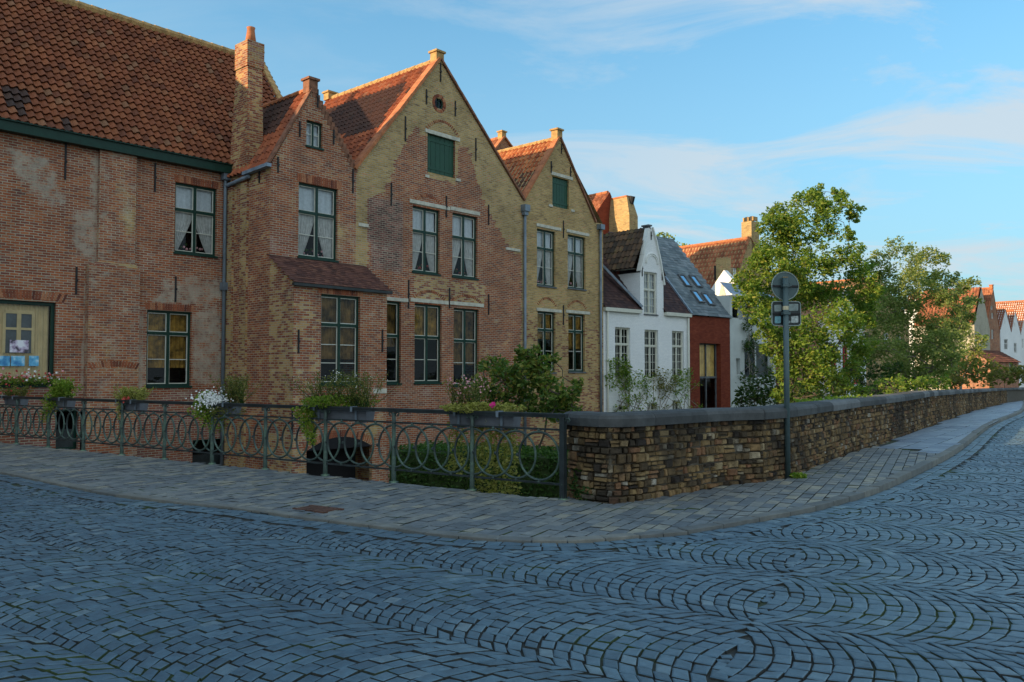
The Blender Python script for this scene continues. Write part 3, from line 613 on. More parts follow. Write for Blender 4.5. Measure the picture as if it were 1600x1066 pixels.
def rstone(p0, p1, n0, n1, za, zb, prot, dep):
    g = 0.007; j = lambda a: random.uniform(-a, a)
    u = (p1 - p0).normalized(); c = []
    for (pp, nn, zz, sx, sz) in ((p0, n0, za, 1, 1), (p1, n1, za, -1, 1), (p1, n1, zb, -1, -1), (p0, n0, zb, 1, -1)):
        b = pp + u * (g * sx + j(0.008)); c.append((b, nn, zz + g * sz + j(0.007)))
    front = [(b + nn * (prot + j(0.008)), zz) for b, nn, zz in c]; ctr = sum((f[0] for f in front), Vector((0, 0))) / 4; cz = sum(f[1] for f in front) / 4
    V = [];
    for b, zz in front: q = ctr + (b - ctr) * 0.80; V.append((q.x, q.y, gh(q.x, q.y) + cz + (zz - cz) * 0.76))
    for (b, nn, zz) in c: q = b + nn * (prot - 0.028); V.append((q.x, q.y, gh(q.x, q.y) + zz))
    for (b, nn, zz) in c: q = b - nn * dep; V.append((q.x, q.y, gh(q.x, q.y) + zz))
    f = [(0, 1, 2, 3)] + [(4 + i, 4 + (i + 1) % 4, (i + 1) % 4, i) for i in range(4)] + [(8 + i, 8 + (i + 1) % 4, 4 + (i + 1) % 4, 4 + i) for i in range(4)]
    mb.raw(V, f)
z = -0.03
while z < HW - 0.02:
    hh = random.choice([0.075, 0.085, 0.095, 0.11, 0.125]); hh = min(hh, HW - z); s = 0.0
    if hh < 0.04: break
    while s < min(SMAX, 60):
        L = random.choice([random.uniform(0.06, 0.11), random.uniform(0.09, 0.16), random.uniform(0.12, 0.24)]) * (1.0 if s < 25 else 1.5); (p, n), (q, m_) = along(s), along(s + L); rough = 0.012 if s < 4 else 0.006
        bt = 0.04 * max(0, 1 - abs(s - 0.8) / 2) * max(0, 1 - z / 0.2)
        if hh > 0.09 and random.random() < 0.35:
            rstone(p, q, n, m_, z, z + hh * 0.5, 0.01 + random.gauss(0, rough) + bt, 0.06); rstone(p, q, n, m_, z + hh * 0.5, z + hh, 0.01 + random.gauss(0, rough) + bt, 0.06)
        else: rstone(p, q, n, m_, z, z + hh, 0.01 + random.gauss(0, rough) + bt, 0.06)
        s += L
    # end face towards the railing
    p, n = along(0); u = (WS[0] - WS[1]).normalized(); x = 0.0
    while x < TH - 0.04:
        L = random.uniform(0.1, 0.22); L = min(L, TH - x); a_ = p - n * (TH - x); b_ = p - n * (TH - x - L); rstone(a_, b_, u, u, z, z + hh, 0.01 + random.gauss(0, 0.012), 0.05); x += L
    z += hh
mb.part('rubble_face', M['rubble'], PW)
s = -0.03; mb = MB()
while s < SMAX:
    L = 1.15 if s > 0.2 else 0.42; e = min(s + L, SMAX)
    ns = 4; sec = []
    prof = [(-TH - 0.05, HW), (0.07, HW), (0.075, HW + 0.10), (0.05, HW + 0.14), (0.0, HW + 0.165), (-TH + 0.05, HW + 0.165), (-TH - 0.03, HW + 0.13)]
    dz = random.uniform(-0.004, 0.004); V = []; m0 = len(prof)
    for i in range(ns + 1):
        ss = s + 0.004 + (e - s - 0.008) * i / ns; p, n = along(max(ss, 0)); 
        if ss < 0: p = p + (WS[0] - WS[1]).normalized() * (-ss)
        for (o_, zz) in prof: q = p + n * o_; V.append((q.x, q.y, gh(q.x, q.y) + zz + dz))
    f = [tuple(i * m0 + k for k in (a, (a + 1) % m0)) + tuple((i + 1) * m0 + k for k in ((a + 1) % m0, a)) for i in range(ns) for a in range(m0)]
    f += [tuple(range(m0))[::-1], tuple(range(ns * m0, (ns + 1) * m0))]
    mb.raw(V, f); s = e
mb.part('coping', M['cap'], PW)
# ------------------------------------------------------------------ bridge railing
RL = thing('bridge_railing', 'green iron bridge railing with interlocking rings between its posts', 'railing', (R1.x, R1.y, 0.02))
RU = Vector((rdir.x, rdir.y, 0)); RN = Vector((rdir.y, -rdir.x, 0)); RN = RN if RN.y < 0 else -RN
FR = Fac((R1.x, R1.y), (rdir.x, rdir.y)); FR.n = Vector((RN.x, RN.y)); HT = 1.09
R3 = Vector((R1.x, R1.y, 0))
def rp(u, z, d=0.0): return R3 + RU * u + RN * d + Vector((0, 0, z))
p0 = MB()
p0.tube([rp(0, 0.0), rp(0, 0.12), rp(0, 0.55), rp(0, 0.9), rp(0, HT - 0.05)], [0.040, 0.034, 0.030, 0.028, 0.028], 8)
p0.ball(rp(0, 0.895), 0.038); p0.ball(rp(0, 0.21), 0.04)
p0.fbox(FR, -0.05, 0.05, 0.0, 0.035, -0.05, 0.05)
for sgn in (-1, 1):
    sp = [rp(sgn * 0.02, HT - 0.1), rp(sgn * 0.05, HT - 0.05), rp(sgn * 0.085, HT - 0.045), rp(sgn * 0.1, HT - 0.07), rp(sgn * 0.085, HT - 0.095), rp(sgn * 0.065, HT - 0.085)]
    p0.tube(sp, 0.011, 6)
post0 = p0.part('post', M['rail'], RL, smooth=True)
for i in range(1, NB + 1):
    c = post0.copy(); add(c, RL); c.location = RU * (BAY * i)
pitch = BAY / 4; RC = 0.547; RR = 0.31
r0 = MB(); r0.tube([rp(pitch + RR * math.cos(a), RC + RR * math.sin(a)) for a in np.linspace(0, 2 * math.pi, 33)[:-1]], 0.0165, 6, closed=True)
for zz in (RC + RR + 0.022, RC - RR - 0.022): r0.ball(rp(pitch, zz), 0.024)
r0.ball(rp(pitch * 2 - 0.027, RC), 0.026)
ring0 = r0.part('ring', M['rail'], RL, smooth=True)
for i in range(2, NB * 4):
    c = ring0.copy(); add(c, RL); c.location = RU * (pitch * (i - 1)) + RN * (0.006 * (1 if i % 2 else -1))
for nm, zz, r in (('middle_rail', 0.895, 0.013), ('lower_rail', 0.205, 0.013)):
    mb = MB(); mb.fbox(FR, 0, BAY * NB, zz - r, zz + r, -0.011, 0.011); mb.part(nm, M['rail_dark'], RL)
mb = MB(); mb.fbox(FR, -0.06, BAY * NB, HT - 0.045, HT - 0.012, -0.03, 0.03); mb.fbox(FR, -0.06, BAY * NB, HT - 0.012, HT + 0.012, -0.04, 0.04); mb.part('top_rail', M['rail_dark'], RL)
# heavier end post by the stone wall
mb = MB(); mb.fbox(FR, -0.035, 0.035, -0.02, HT - 0.03, -0.035, 0.035); mb.part('end_post', M['rail_dark'], RL)
# ------------------------------------------------------------------ building kit
def rect(fc, x0, y0, x1, y1):
    a = fc.th(x0, y0); b = fc.th(x1, y1); return (a[0], b[1], b[0], a[1])
def pleat(mb, fc, t0, t1, h0, h1, d, edge=None, n=None, amp=0.015, period=0.07):
    n = n or max(6, int((t1 - t0) / 0.02)); rows = 8; P = []
    for j in range(rows + 1):
        f = j / rows; a, b = (t0, t1) if edge is None else edge(f)
        for i in range(n + 1):
            t = a + (b - a) * i / n; P.append(fc.w(t, h1 + (h0 - h1) * f, d + amp * math.sin(2 * math.pi * (t0 + (t1 - t0) * i / n) / period)))
    mb.raw(P, [(j * (n + 1) + i, j * (n + 1) + i + 1, (j + 1) * (n + 1) + i + 1, (j + 1) * (n + 1) + i) for j in range(rows) for i in range(n)])
def window(fc, parent, R, tr=0.4, bars=(0.5,), ubars=(), cols=2, curtain='drape', d=0.0, rev=0.13, frame='green', sash='cream_paint', fw=0.065, mw=0.085, sill='green', vbars=0, name='window', flowers=None, arch=None):
    t0, h0, t1, h1 = R; D0 = d - rev; W_ = t1 - t0; H_ = h1 - h0
    f = MB(); f.fbox(fc, t0, t0 + fw, h0, h1, D0 - 0.03, D0 + 0.04); f.fbox(fc, t1 - fw, t1, h0, h1, D0 - 0.03, D0 + 0.04)
    f.fbox(fc, t0 + fw, t1 - fw, h1 - fw, h1, D0 - 0.03, D0 + 0.04); f.fbox(fc, t0 + fw, t1 - fw, h0, h0 + fw, D0 - 0.03, D0 + 0.045)
    ht = h1 - tr * H_ if tr else None; xs_ = [t0 + fw]; 
    for c in range(1, cols):
        x = t0 + W_ * c / cols; f.fbox(fc, x - mw / 2, x + mw / 2, h0 + fw, h1 - fw, D0 - 0.03, D0 + 0.042); xs_ += [x - mw / 2, x + mw / 2]
    xs_.append(t1 - fw)
    if tr:
        xx = list(zip(xs_[0::2], xs_[1::2]))
        for a, b in xx: f.fbox(fc, a, b, ht - mw / 2, ht + mw / 2, D0 - 0.03, D0 + 0.052)
    w = f.part(name, M[frame], parent)
    s = MB(); g = MB(); sw_ = 0.024
    for a, b in zip(xs_[0::2], xs_[1::2]):
        rows = [(h0 + fw, ht - mw / 2, bars), (ht + mw / 2, h1 - fw, ubars)] if tr else [(h0 + fw, h1 - fw, bars)]
        for lo, hi, bs in rows:
            s.fbox(fc, a, a + sw_, lo, hi, D0 - 0.02, D0 + 0.012); s.fbox(fc, b - sw_, b, lo, hi, D0 - 0.02, D0 + 0.012)
            s.fbox(fc, a + sw_, b - sw_, hi - sw_, hi, D0 - 0.02, D0 + 0.012); s.fbox(fc, a + sw_, b - sw_, lo, lo + sw_, D0 - 0.02, D0 + 0.012)
            for q in bs: y = lo + (hi - lo) * q; s.fbox(fc, a + sw_, b - sw_, y - 0.011, y + 0.011, D0 - 0.018, D0 + 0.008)
            for q in range(1, vbars + 1): x = a + (b - a) * q / (vbars + 1); s.fbox(fc, x - 0.011, x + 0.011, lo + sw_, hi - sw_, D0 - 0.018, D0 + 0.007)
    if sash: s.part('sash', M[sash], w)
    g.poly([fc.w(t0 + fw, h0 + fw, D0 - 0.008), fc.w(t1 - fw, h0 + fw, D0 - 0.008), fc.w(t1 - fw, h1 - fw, D0 - 0.008), fc.w(t0 + fw, h1 - fw, D0 - 0.008)]); g.part('pane', M['glass'], w)
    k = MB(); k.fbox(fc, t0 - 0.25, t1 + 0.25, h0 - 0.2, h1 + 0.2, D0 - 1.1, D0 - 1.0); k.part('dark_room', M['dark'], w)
    if curtain in ('drape', 'lace'):
        c = MB(); top = ht if tr else h1 - H_ * 0.35; pleat(c, fc, t0 + fw, t1 - fw, top - 0.02, h1 - fw, D0 - 0.09, period=0.045, amp=0.008); c.part('lace', M['lace'], w)
        if curtain == 'drape':
            mid = (t0 + t1) / 2; c = MB(); KA_ = random.uniform(0.5, 0.85); KB_ = random.uniform(0.5, 0.85)
            pleat(c, fc, t0 + fw, mid, h0 + fw, top, D0 - 0.07, edge=lambda q: (t0 + fw, mid - 0.01 - (mid - t0 - fw) * KA_ * max(0, (q - 0.12) / 0.88) ** 1.15), period=0.05)
            pleat(c, fc, mid, t1 - fw, h0 + fw, top, D0 - 0.07, edge=lambda q: (mid + 0.01 + (t1 - fw - mid) * KB_ * max(0, (q - 0.12) / 0.88) ** 1.15, t1 - fw), period=0.05); c.part('curtain', M['drape'], w)
            c = MB()
            for _ in range(26):
                q = fc.w(mid + random.gauss(0, W_ * 0.16), h0 + fw + random.uniform(0.03, 0.24), D0 - 0.12 + random.uniform(-0.04, 0.03)); c.ball(q, random.uniform(0.02, 0.045), random.randint(0, 1))
            c.part('window_flowers', [M[flowers or 'petal_red'], M['leaf_dark']], w)
        else:
            c = MB(); pleat(c, fc, t0 + fw, t1 - fw, h0 + fw, top, D0 - 0.075, period=0.06, amp=0.01); c.part('curtain', M['lace'], w)
    elif curtain in ('ochre', 'straw'):
        c = MB(); pleat(c, fc, t0 + fw, t1 - fw, h0 + fw + (H_ * random.uniform(0.1, 0.55) if curtain == 'ochre' else 0), h1 - fw, D0 - 0.10, period=0.13, amp=0.018); c.part('curtain', M[random.choice(('ochre', 'ochre_dark', 'ochre')) if curtain == 'ochre' else curtain], w)  # pleated sheet in ochre, brown, straw tones behind the panes
    if sill:
        c = MB(); c.fbox(fc, t0 - 0.03, t1 + 0.03, h0 - 0.055, h0, D0 + 0.0, d + 0.05); c.part('sill', M[sill], w)
    return w
def shutter(fc, parent, R, d=0.0, rev=0.12):
    t0, h0, t1, h1 = R; f = MB(); n = 6
    for i in range(n): a = t0 + (t1 - t0) * i / n; f.fbox(fc, a + 0.006, a + (t1 - t0) / n - 0.006, h0 + 0.02, h1 - 0.02, d - rev, d - rev + 0.04)
    f.fbox(fc, t0, t1, h0, h1, d - rev - 0.05, d - rev - 0.004); f.fbox(fc, t0, t1, h0 + 0.15, h0 + 0.23, d - rev + 0.041, d - rev + 0.055); f.fbox(fc, t0, t1, h1 - 0.25, h1 - 0.17, d - rev + 0.041, d - rev + 0.055)
    return f.part('shutter', M['shutter'], parent)
def lintel(fc, parent, x0, y0, x1, y1, hh=0.12, mat='stone_lintel', d=0.0):
    a = fc.th(x0, y0); b = fc.th(x1, y1); m = MB(); h = (a[1] + b[1]) / 2; m.fbox(fc, a[0], b[0], h - hh / 2, h + hh / 2, d - 0.05, d + 0.035); return m.part('lintel', M[mat], parent)
def soldier(fc, parent, t0, t1, h, hh=0.22, rise=0.0, d=0.0):
    m = MB(); n = int((t1 - t0) / 0.072); mid = (t0 + t1) / 2; L = (t1 - t0) / 2
    for i in range(n):
        a = t0 + (t1 - t0) * (i + 0.06) / n; b = t0 + (t1 - t0) * (i + 0.86) / n; y = h + rise * (1 - ((a + b) / 2 - mid) ** 2 / L ** 2); k = ((a + b) / 2 - mid) / L * (0.10 if rise else 0.02); e = random.uniform(0.004, 0.012)
        m.hexa([fc.w(a, y, d + e), fc.w(b, y, d + e), fc.w(b, y, d - 0.05), fc.w(a, y, d - 0.05), fc.w(a + k, y + hh, d + e), fc.w(b + k, y + hh, d + e), fc.w(b + k, y + hh, d - 0.05), fc.w(a + k, y + hh, d - 0.05)])
    return m.part('brick_arch', M['soldier'], parent)
M['soldier'] = islandmat('soldier_bricks', [(0.0, (0.12, 0.045, 0.035)), (0.5, (0.32, 0.10, 0.05)), (1.0, (0.42, 0.19, 0.10))], rough=0.9, spec=0.2, nscale=14)
def anchors(fc, parent, lst, d=0.0):
    for x, y0, y1 in lst:
        a = fc.th(x, y0); b = fc.th(x, y1); m = MB(); t = (a[0] + b[0]) / 2; m.fbox(fc, t - 0.022, t + 0.022, b[1], a[1], d + 0.004, d + 0.035); mm = (a[1] + b[1]) / 2; m.fbox(fc, t - 0.035, t + 0.035, mm - 0.03, mm + 0.03, d + 0.036, d + 0.055); m.part('wall_anchor', M['iron'], parent)
PAN = [(0.0, 0.0), (0.14, -0.022), (0.34, -0.018), (0.52, 0.022), (0.68, 0.05), (0.86, 0.042), (1.02, 0.0)]
FLAT = [(0.02, 0.0), (0.98, 0.0)]
def tiles(mb, O, U, V, poly, tw=0.22, tl=0.30, prof=PAN, lift=0.035, tone=None, stag=False):
    O = Vector(O); U = Vector(U).normalized(); V = Vector(V).normalized(); Nn = U.cross(V).normalized()
    if Nn.z < 0: Nn = -Nn
    P = ccw(poly); u0 = min(p[0] for p in P); u1 = max(p[0] for p in P); v0 = min(p[1] for p in P); v1 = max(p[1] for p in P); k = len(prof)
    for j in range(int((v1 - v0) / tl) + 1):
        for i in range(-1, int((u1 - u0) / tw) + 1):
            u = u0 + (i + (0.5 if stag and j % 2 else 0)) * tw; v = v0 + j * tl
            if not inpoly(u + tw / 2, min(v + tl / 2, v1 - 0.01), P): continue
            jt = random.uniform(-0.006, 0.006); jl = lift + random.uniform(-0.006, 0.008); vs = []; r = random.uniform(-0.008, 0.008)
            ve = min(v + tl + 0.02, v1 + 0.02)
            for (x, z) in prof: vs.append(O + U * (u + x * tw + jt) + V * (v + jt) + Nn * (z + jl))
            for (x, z) in prof: vs.append(O + U * (u + x * tw + jt + r) + V * ve + Nn * (z + 0.004))
            for (x, z) in prof: vs.append(O + U * (u + x * tw + jt) + V * (v + jt + 0.004) + Nn * (z + jl - 0.03 if jl > 0.025 else z))
            tn = tone(u + tw / 2, v) if tone else (0, 0, 0); b = len(mb.v); mb.v += [tuple(q) for q in vs]
            mb.uv += [(u + x * tw, v) for x, _ in prof] + [(u + x * tw, v + tl) for x, _ in prof] + [(u, v)] * k; mb.c += [tn + (1,)] * (3 * k); mb.has_uv = True; mb.has_c = True
            for a in range(k - 1): mb.f += [(b + a, b + a + 1, b + k + a + 1, b + k + a), (b + 2 * k + a, b + 2 * k + a + 1, b + a + 1, b + a)]; mb.m += [0, 0]
def roof(fc, a, b, depth, front=0.05, **kw):
    """tiled slope of a roof whose ridge runs straight back; a=(t,h) at the eave, b=(t,h) at the ridge"""
    mb = MB(); A = Vector(fc.w(a[0], a[1], front)); B = Vector(fc.w(b[0], b[1], front)); back = -Vector((fc.n.x, fc.n.y, 0)); L = (B - A).length
    tiles(mb, A, back, (B - A), [(0, 0), (depth + front, 0), (depth + front, L), (0, L)], **kw); return mb
def bar(mb, p, q, w, h, m=0):                        # square bar from p to q, w wide, h high (upwards)
    p = Vector(p); q = Vector(q); d = (q - p).normalized(); s = d.cross(Vector((0, 0, 1))).normalized() * (w / 2); u = s.cross(d).normalized() * h
    if u.z < 0: u = -u
    mb.hexa([p - s, p + s, q + s, q - s, p - s + u, p + s + u, q + s + u, q - s + u], m)
def coping(fc, parent, a, b, mat, name='verge', w=0.2, h=0.07, d=-0.04):
    m = MB(); A = Vector(fc.w(a[0], a[1], d)); B = Vector(fc.w(b[0], b[1], d)); n = max(1, int((B - A).length / 0.33))
    for i in range(n): bar(m, A + (B - A) * (i / n), A + (B - A) * ((i + 0.985) / n), w, h + random.uniform(0, 0.012))
    return m.part(name, M[mat], parent)
def crest(fc, parent, t, h, w=0.42, hh=0.42, mat='trim_brick', d0=-0.30, d1=0.03):
    w *= 0.78; hh *= 0.92; m = MB(); m.fbox(fc, t - w / 2, t + w / 2, h, h + hh, d0, d1); m.fbox(fc, t - w / 2 - 0.05, t + w / 2 + 0.05, h + hh, h + hh + 0.07, d0 - 0.05, d1 + 0.05); return m.part('pinnacle', M[mat], parent)
def ridge(parent, p, q, mat='terracotta', r=0.10):
    m = MB(); p = Vector(p); q = Vector(q); n = max(1, int((q - p).length / 0.4))
    for i in range(n): m.tube([p + (q - p) * (i / n), p + (q - p) * ((i + 1.04) / n)], [r * 1.08, r * 0.96], 8)
    return m.part('ridge_tiles', M[mat], parent)
def pipe(parent, pts, r=0.05, mat='zinc', name='downpipe'):
    m = MB(); m.tube(pts, r, 8); return m.part(name, M[mat], parent, smooth=True)
BASE = -3.4
# ------------------------------------------------------------------ house A: long wall with the great tiled roof
eA = FA.th(352, 262)[1]; tAe = 3.29; tA0 = -15.0
HA = thing('brick_house', 'long red brick house under a huge steep tiled roof with green eaves board', 'house', FA.w(-3, 0))
def inpx(fc, pts): return [fc.th(*p) for p in pts]
pale = [inpx(FA, q) for q in ([(0, 235), (60, 230), (110, 330), (60, 310)], [(118, 330), (150, 320), (150, 420), (120, 400)], [(255, 440), (345, 430), (345, 470), (300, 480), (240, 478)], [(300, 490), (345, 480), (345, 600), (300, 600)], [(130, 490), (225, 480), (225, 610), (125, 610)], [(145, 235), (205, 240), (205, 480), (130, 480)])]
def toneA(t, h):
    g = 0.78 if any(inpoly(t, h, P) for P in pale) else 0.36
    y = 0.2 if inpoly(t, h, pale[5]) or inpoly(t, h, pale[4]) else 0.0
    pu = 0.5 if h < 1.2 else 0.25
    return (y + (0.35 if h < 0.3 else 0), pu, g)
rA1 = rect(FA, 274, 284, 338, 401); rA2 = rect(FA, 230, 484, 298, 603); rA0 = rect(FA, -30, 466, 85, 602)
lowA = [rect(FA, 88, 640, 122, 702), rect(FA, 126, 640, 181, 712), rect(FA, 301, 688, 353, 732)]
mb = wall(FA, [[(tA0, BASE), (0.0, BASE), (0.0, eA), (tA0, eA)]], [rA1, rA2, rA0] + lowA, toneA, cell=0.22)
bA = 3.68; hR = 13.15
shell(mb, FA, [(tA0, BASE), (tAe, BASE), (tAe, eA), (tA0, eA)], 7.4, skip=(0, 2))
# gable ends
for t in (tA0, tAe): mb.poly([FA.w(t, eA, 0), FA.w(t, hR - 0.15, -bA), FA.w(t, eA, -7.4)], [(0, eA), (bA, hR), (7.4, eA)], [(0.5, 0, 0, 1)] * 3)
mb.part('wall', M['brick_red'], HA)
mb = MB(); mb.poly([FA.w(tA0, eA - 0.05, 0.0), FA.w(tAe, eA - 0.05, 0.0), FA.w(tAe, hR - 0.1, -bA), FA.w(tA0, hR - 0.1, -bA)]); mb.poly([FA.w(tA0, eA, -7.4), FA.w(tAe, eA, -7.4), FA.w(tAe, hR - 0.1, -bA), FA.w(tA0, hR - 0.1, -bA)]); mb.part('roof_boarding', M['under'], HA)
mb = MB(); O = FA.w(tA0, eA + 0.02, 0.28); T = Vector(FA.w(tA0, hR, -bA)) - Vector(O); LA = T.length
darkt = [(FA.col(x) - tA0, v) for x, v in ((8, 0.6), (22, 0.3), (92, 0.2), (30, 0.9), (14, 1.1))]
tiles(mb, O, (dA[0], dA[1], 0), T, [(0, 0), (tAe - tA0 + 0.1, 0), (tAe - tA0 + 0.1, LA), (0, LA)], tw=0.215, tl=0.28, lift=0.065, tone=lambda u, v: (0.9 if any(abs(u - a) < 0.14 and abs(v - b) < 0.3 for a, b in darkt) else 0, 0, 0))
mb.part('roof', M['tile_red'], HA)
ridge(HA, FA.w(tA0, hR + 0.03, -bA), FA.w(tAe + 0.1, hR + 0.03, -bA), 'trim_brick', 0.15)
coping(Fac(FA.w(tAe, 0)[:2], (-nA[0], -nA[1])), HA, (-0.2, eA + 0.1), (bA, hR + 0.05), 'trim_brick', w=0.22, h=0.1, d=0.0)
crest(FA.off(-bA), HA, tAe - 0.1, hR, 0.35, 0.35, d0=-0.15, d1=0.15)
mb = MB(); mb.fbox(FA, tA0, 0.05, eA - 0.22, eA + 0.03, 0.0, 0.26); mb.fbox(FA, tA0, 0.05, eA + 0.03, eA + 0.07, 0.18, 0.32); mb.part('eaves_board', M['green'], HA)
# buttress
mb = MB(); bt = FA.col(147), FA.col(205); bt2 = FA.col(131), FA.col(211); hb = FA.th(165, 410)[1]
for (a, b, c, e, dd) in ((bt[0], bt[1], hb, eA - 0.22, 0.12), (bt2[0], bt2[1], BASE, hb - 0.12, 0.22)):
    bf = FA.off(dd); wall(bf, [[(a, c), (b, c), (b, e), (a, e)]], [], lambda t, h: (0.2, 0.2, 0.5), mb=mb)
    for t_ in (a, b): mb.poly([FA.w(t_, c, 0), FA.w(t_, e, 0), FA.w(t_, e, dd), FA.w(t_, c, dd)], [(0, c), (0, e), (dd, e), (dd, c)], [(0.3, 0.2, 0.6, 1)] * 4)
mb.poly([FA.w(bt2[0], hb - 0.12, 0.22), FA.w(bt2[1], hb - 0.12, 0.22), FA.w(bt[1], hb, 0.12), FA.w(bt[0], hb, 0.12)], [(0, 0), (1, 0), (1, .15), (0, .15)], [(0.6, 0, 0.4, 1)] * 4)
mb.part('buttress', M['brick_mott'], HA)
window(FA, HA, rA1, tr=0.38, curtain='drape', flowers='petal_pink')
window(FA, HA, rA2, tr=0.3, curtain='ochre')
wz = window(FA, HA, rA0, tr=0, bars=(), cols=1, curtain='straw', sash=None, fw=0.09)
soldier(FA, HA, rA1[0] - 0.03, rA1[2] + 0.1, rA1[3] + 0.01, 0.2); soldier(FA, HA, rA2[0] - 0.05, rA2[2] + 0.05, rA2[3] + 0.01, 0.2); soldier(FA, HA, rA0[0], rA0[2] + 0.2, rA0[3] + 0.005, 0.22, rise=0.06)
soldier(FA.off(0.22), HA, FA.col(137), FA.col(208), FA.th(170, 572)[1] - 0.1, 0.17, rise=0.08)
mb = MB(); fr_ = rect(FA, 12, 487, 54, 552); a, c, b, e = fr_; g1 = MB(); g1.fbox(FA, a, b, c, e, -0.205, -0.20); g1.part('inner_pane', M['bluestone'], wz)  # reflection of a window opposite, modelled as pane and bars behind the glass
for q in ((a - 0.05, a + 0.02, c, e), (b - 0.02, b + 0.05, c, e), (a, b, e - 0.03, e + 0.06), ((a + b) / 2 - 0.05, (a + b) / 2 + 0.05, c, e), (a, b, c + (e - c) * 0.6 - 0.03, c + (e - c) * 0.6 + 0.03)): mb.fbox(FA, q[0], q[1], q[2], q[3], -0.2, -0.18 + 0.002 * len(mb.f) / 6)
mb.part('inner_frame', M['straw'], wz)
# cards shown in the shop window
for x0, y0, x1, y1, mt in ((18, 531, 47, 551, 'card_photo'), (2, 556, 18, 572, 'card_blue'), (20, 556, 41, 572, 'card_blue'), (48, 556, 63, 572, 'card_blue')):
    if mt not in M:
        m, nt, p, o = new(mt); k = NT(nt); g = k.n('ShaderNodeTexCoord').outputs['Object']
        c_ = [(0.42, (0.06, 0.05, 0.07)), (0.5, (0.45, 0.35, 0.5)), (0.62, (0.8, 0.8, 0.85))] if mt == 'card_photo' else [(0.35, (0.03, 0.2, 0.45)), (0.55, (0.15, 0.5, 0.75)), (0.7, (0.7, 0.8, 0.85))]
        k.l(k.ramp(k.noise(g, 5, 3), c_), p.inputs['Base Color']); M[mt] = m
    r = rect(FA, x0, y0, x1, y1); mb = MB(); mb.fbox(FA, r[0], r[2], r[1], r[3], -0.125, -0.118); mb.part('picture_card', M[mt], wz)
for r in lowA:
    window(FA, HA, r, tr=0, bars=(), cols=1, curtain=None, sash=None, frame='green', sill=None, rev=0.2)
    mb = MB(); mb.fbox(FA, r[0] + 0.06, r[2] - 0.06, r[1] + 0.06, (r[1] + r[3]) / 2, -0.19, -0.17); mb.part('door_panel', M['rail_dark'], HA)
anchors(FA, HA, [(102, 225, 281), (242, 255, 300), (119, 417, 460), (274, 432, 472), (173, 553, 562)])
pipe(HA, [FA.w(-0.14, BASE, 0.1), FA.w(-0.14, eA - 0.4, 0.1), FA.w(-0.1, eA - 0.1, 0.16)], 0.055)
mb = MB(); hx = FA.th(347, 448)[1]; mb.fbox(FA, -0.24, -0.04, hx - 0.12, hx + 0.12, 0.02, 0.2); mb.fbox(FA, -0.26, -0.02, eA - 0.42, eA - 0.1, 0.02, 0.22); mb.part('hopper', M['zinc'], HA)
# ------------------------------------------------------------------ house B1: narrow gable with bay and the chimney wall
eB1 = FB.th(420, 256)[1]; t1a, h1a = FB.th(489, 140); t1r, h1r = FB.th(557, 266)
H1 = thing('gabled_brick_house', 'narrow red brick gable with tall tapering side chimney and lean-to bay window', 'house', FB.w(1.5, 0), 'stepped row of gabled brick houses')
rB1a = rect(FB, 479, 187, 504, 233); rB1b = rect(FB, 467, 284, 527, 408)
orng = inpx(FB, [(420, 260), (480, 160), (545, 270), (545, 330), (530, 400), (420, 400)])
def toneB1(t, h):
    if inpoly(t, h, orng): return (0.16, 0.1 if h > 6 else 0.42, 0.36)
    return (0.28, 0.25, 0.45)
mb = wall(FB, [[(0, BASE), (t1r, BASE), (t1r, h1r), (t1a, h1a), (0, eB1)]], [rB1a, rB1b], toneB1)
shell(mb, FB, [(0, BASE), (t1r, BASE), (t1r, h1r), (t1a, h1a), (0, eB1)], 4.4, skip=(0, 4))
stripe = [(0.0, 0.95)]
def toneS(t, h):
    if h > 7.2: return (0.5, 0, 0.1)
    return (0.25 if 0.5 < t < 1.25 else 0.45 if t < 0.5 else 0.28, 0.1, 0.4 if h < 4 else 0.2)
wall(FS, [[(0, BASE), (sw, BASE), (sw, eB1), (0, eB1)]], [], toneS, mb=mb, uo=40)
mb.part('wall', M['brick_mott'], H1)
# three shallow piers on the side wall
mb = MB()
for a, b, dd, hh in ((0.04, 0.40, 0.07, eB1 - 0.35), (0.86, 1.22, 0.07, eB1 - 0.35)):
    sf = Fac(C0, nA); sf.n = FS.n; sf.o = FS.o + FS.n * dd
    wall(sf, [[(a, BASE), (b, BASE), (b, hh), (a, hh)]], [], lambda t, h: (0.55, 0, 0.3), mb=mb)
    for t_ in (a, b): mb.poly([FS.w(t_, BASE, 0), FS.w(t_, hh, 0), FS.w(t_, hh, dd), FS.w(t_, BASE, dd)], [(0, 0), (0, hh), (dd, hh), (dd, 0)], [(0.5, 0, 0.3, 1)] * 4)
    mb.poly([FS.w(a, hh, dd), FS.w(b, hh, dd), FS.w(b, hh + 0.06, 0), FS.w(a, hh + 0.06, 0)])
mb.part('pier', M['brick_mott'], H1)
Lr = math.hypot(t1a, h1a - eB1)
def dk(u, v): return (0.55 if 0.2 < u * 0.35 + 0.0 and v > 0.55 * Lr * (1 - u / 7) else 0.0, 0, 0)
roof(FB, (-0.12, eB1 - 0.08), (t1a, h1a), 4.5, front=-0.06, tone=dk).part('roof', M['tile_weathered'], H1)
roof(FB, (t1r, h1r), (t1a, h1a), 4.5, front=-0.06).part('roof', M['tile_weathered'], H1)
ridge(H1, FB.w(t1a, h1a + 0.03, -0.3), FB.w(t1a, h1a + 0.03, -4.2), 'terracotta', 0.09)
coping(FB, H1, (-0.05, eB1), (t1a, h1a + 0.05), 'trim_red', w=0.24, h=0.06) if 'trim_red' in M else None
M['trim_red'] = plain('trim_red_brick', (0.22, 0.10, 0.06), 0.9, var=0.45, scale=7, bump=0.6)
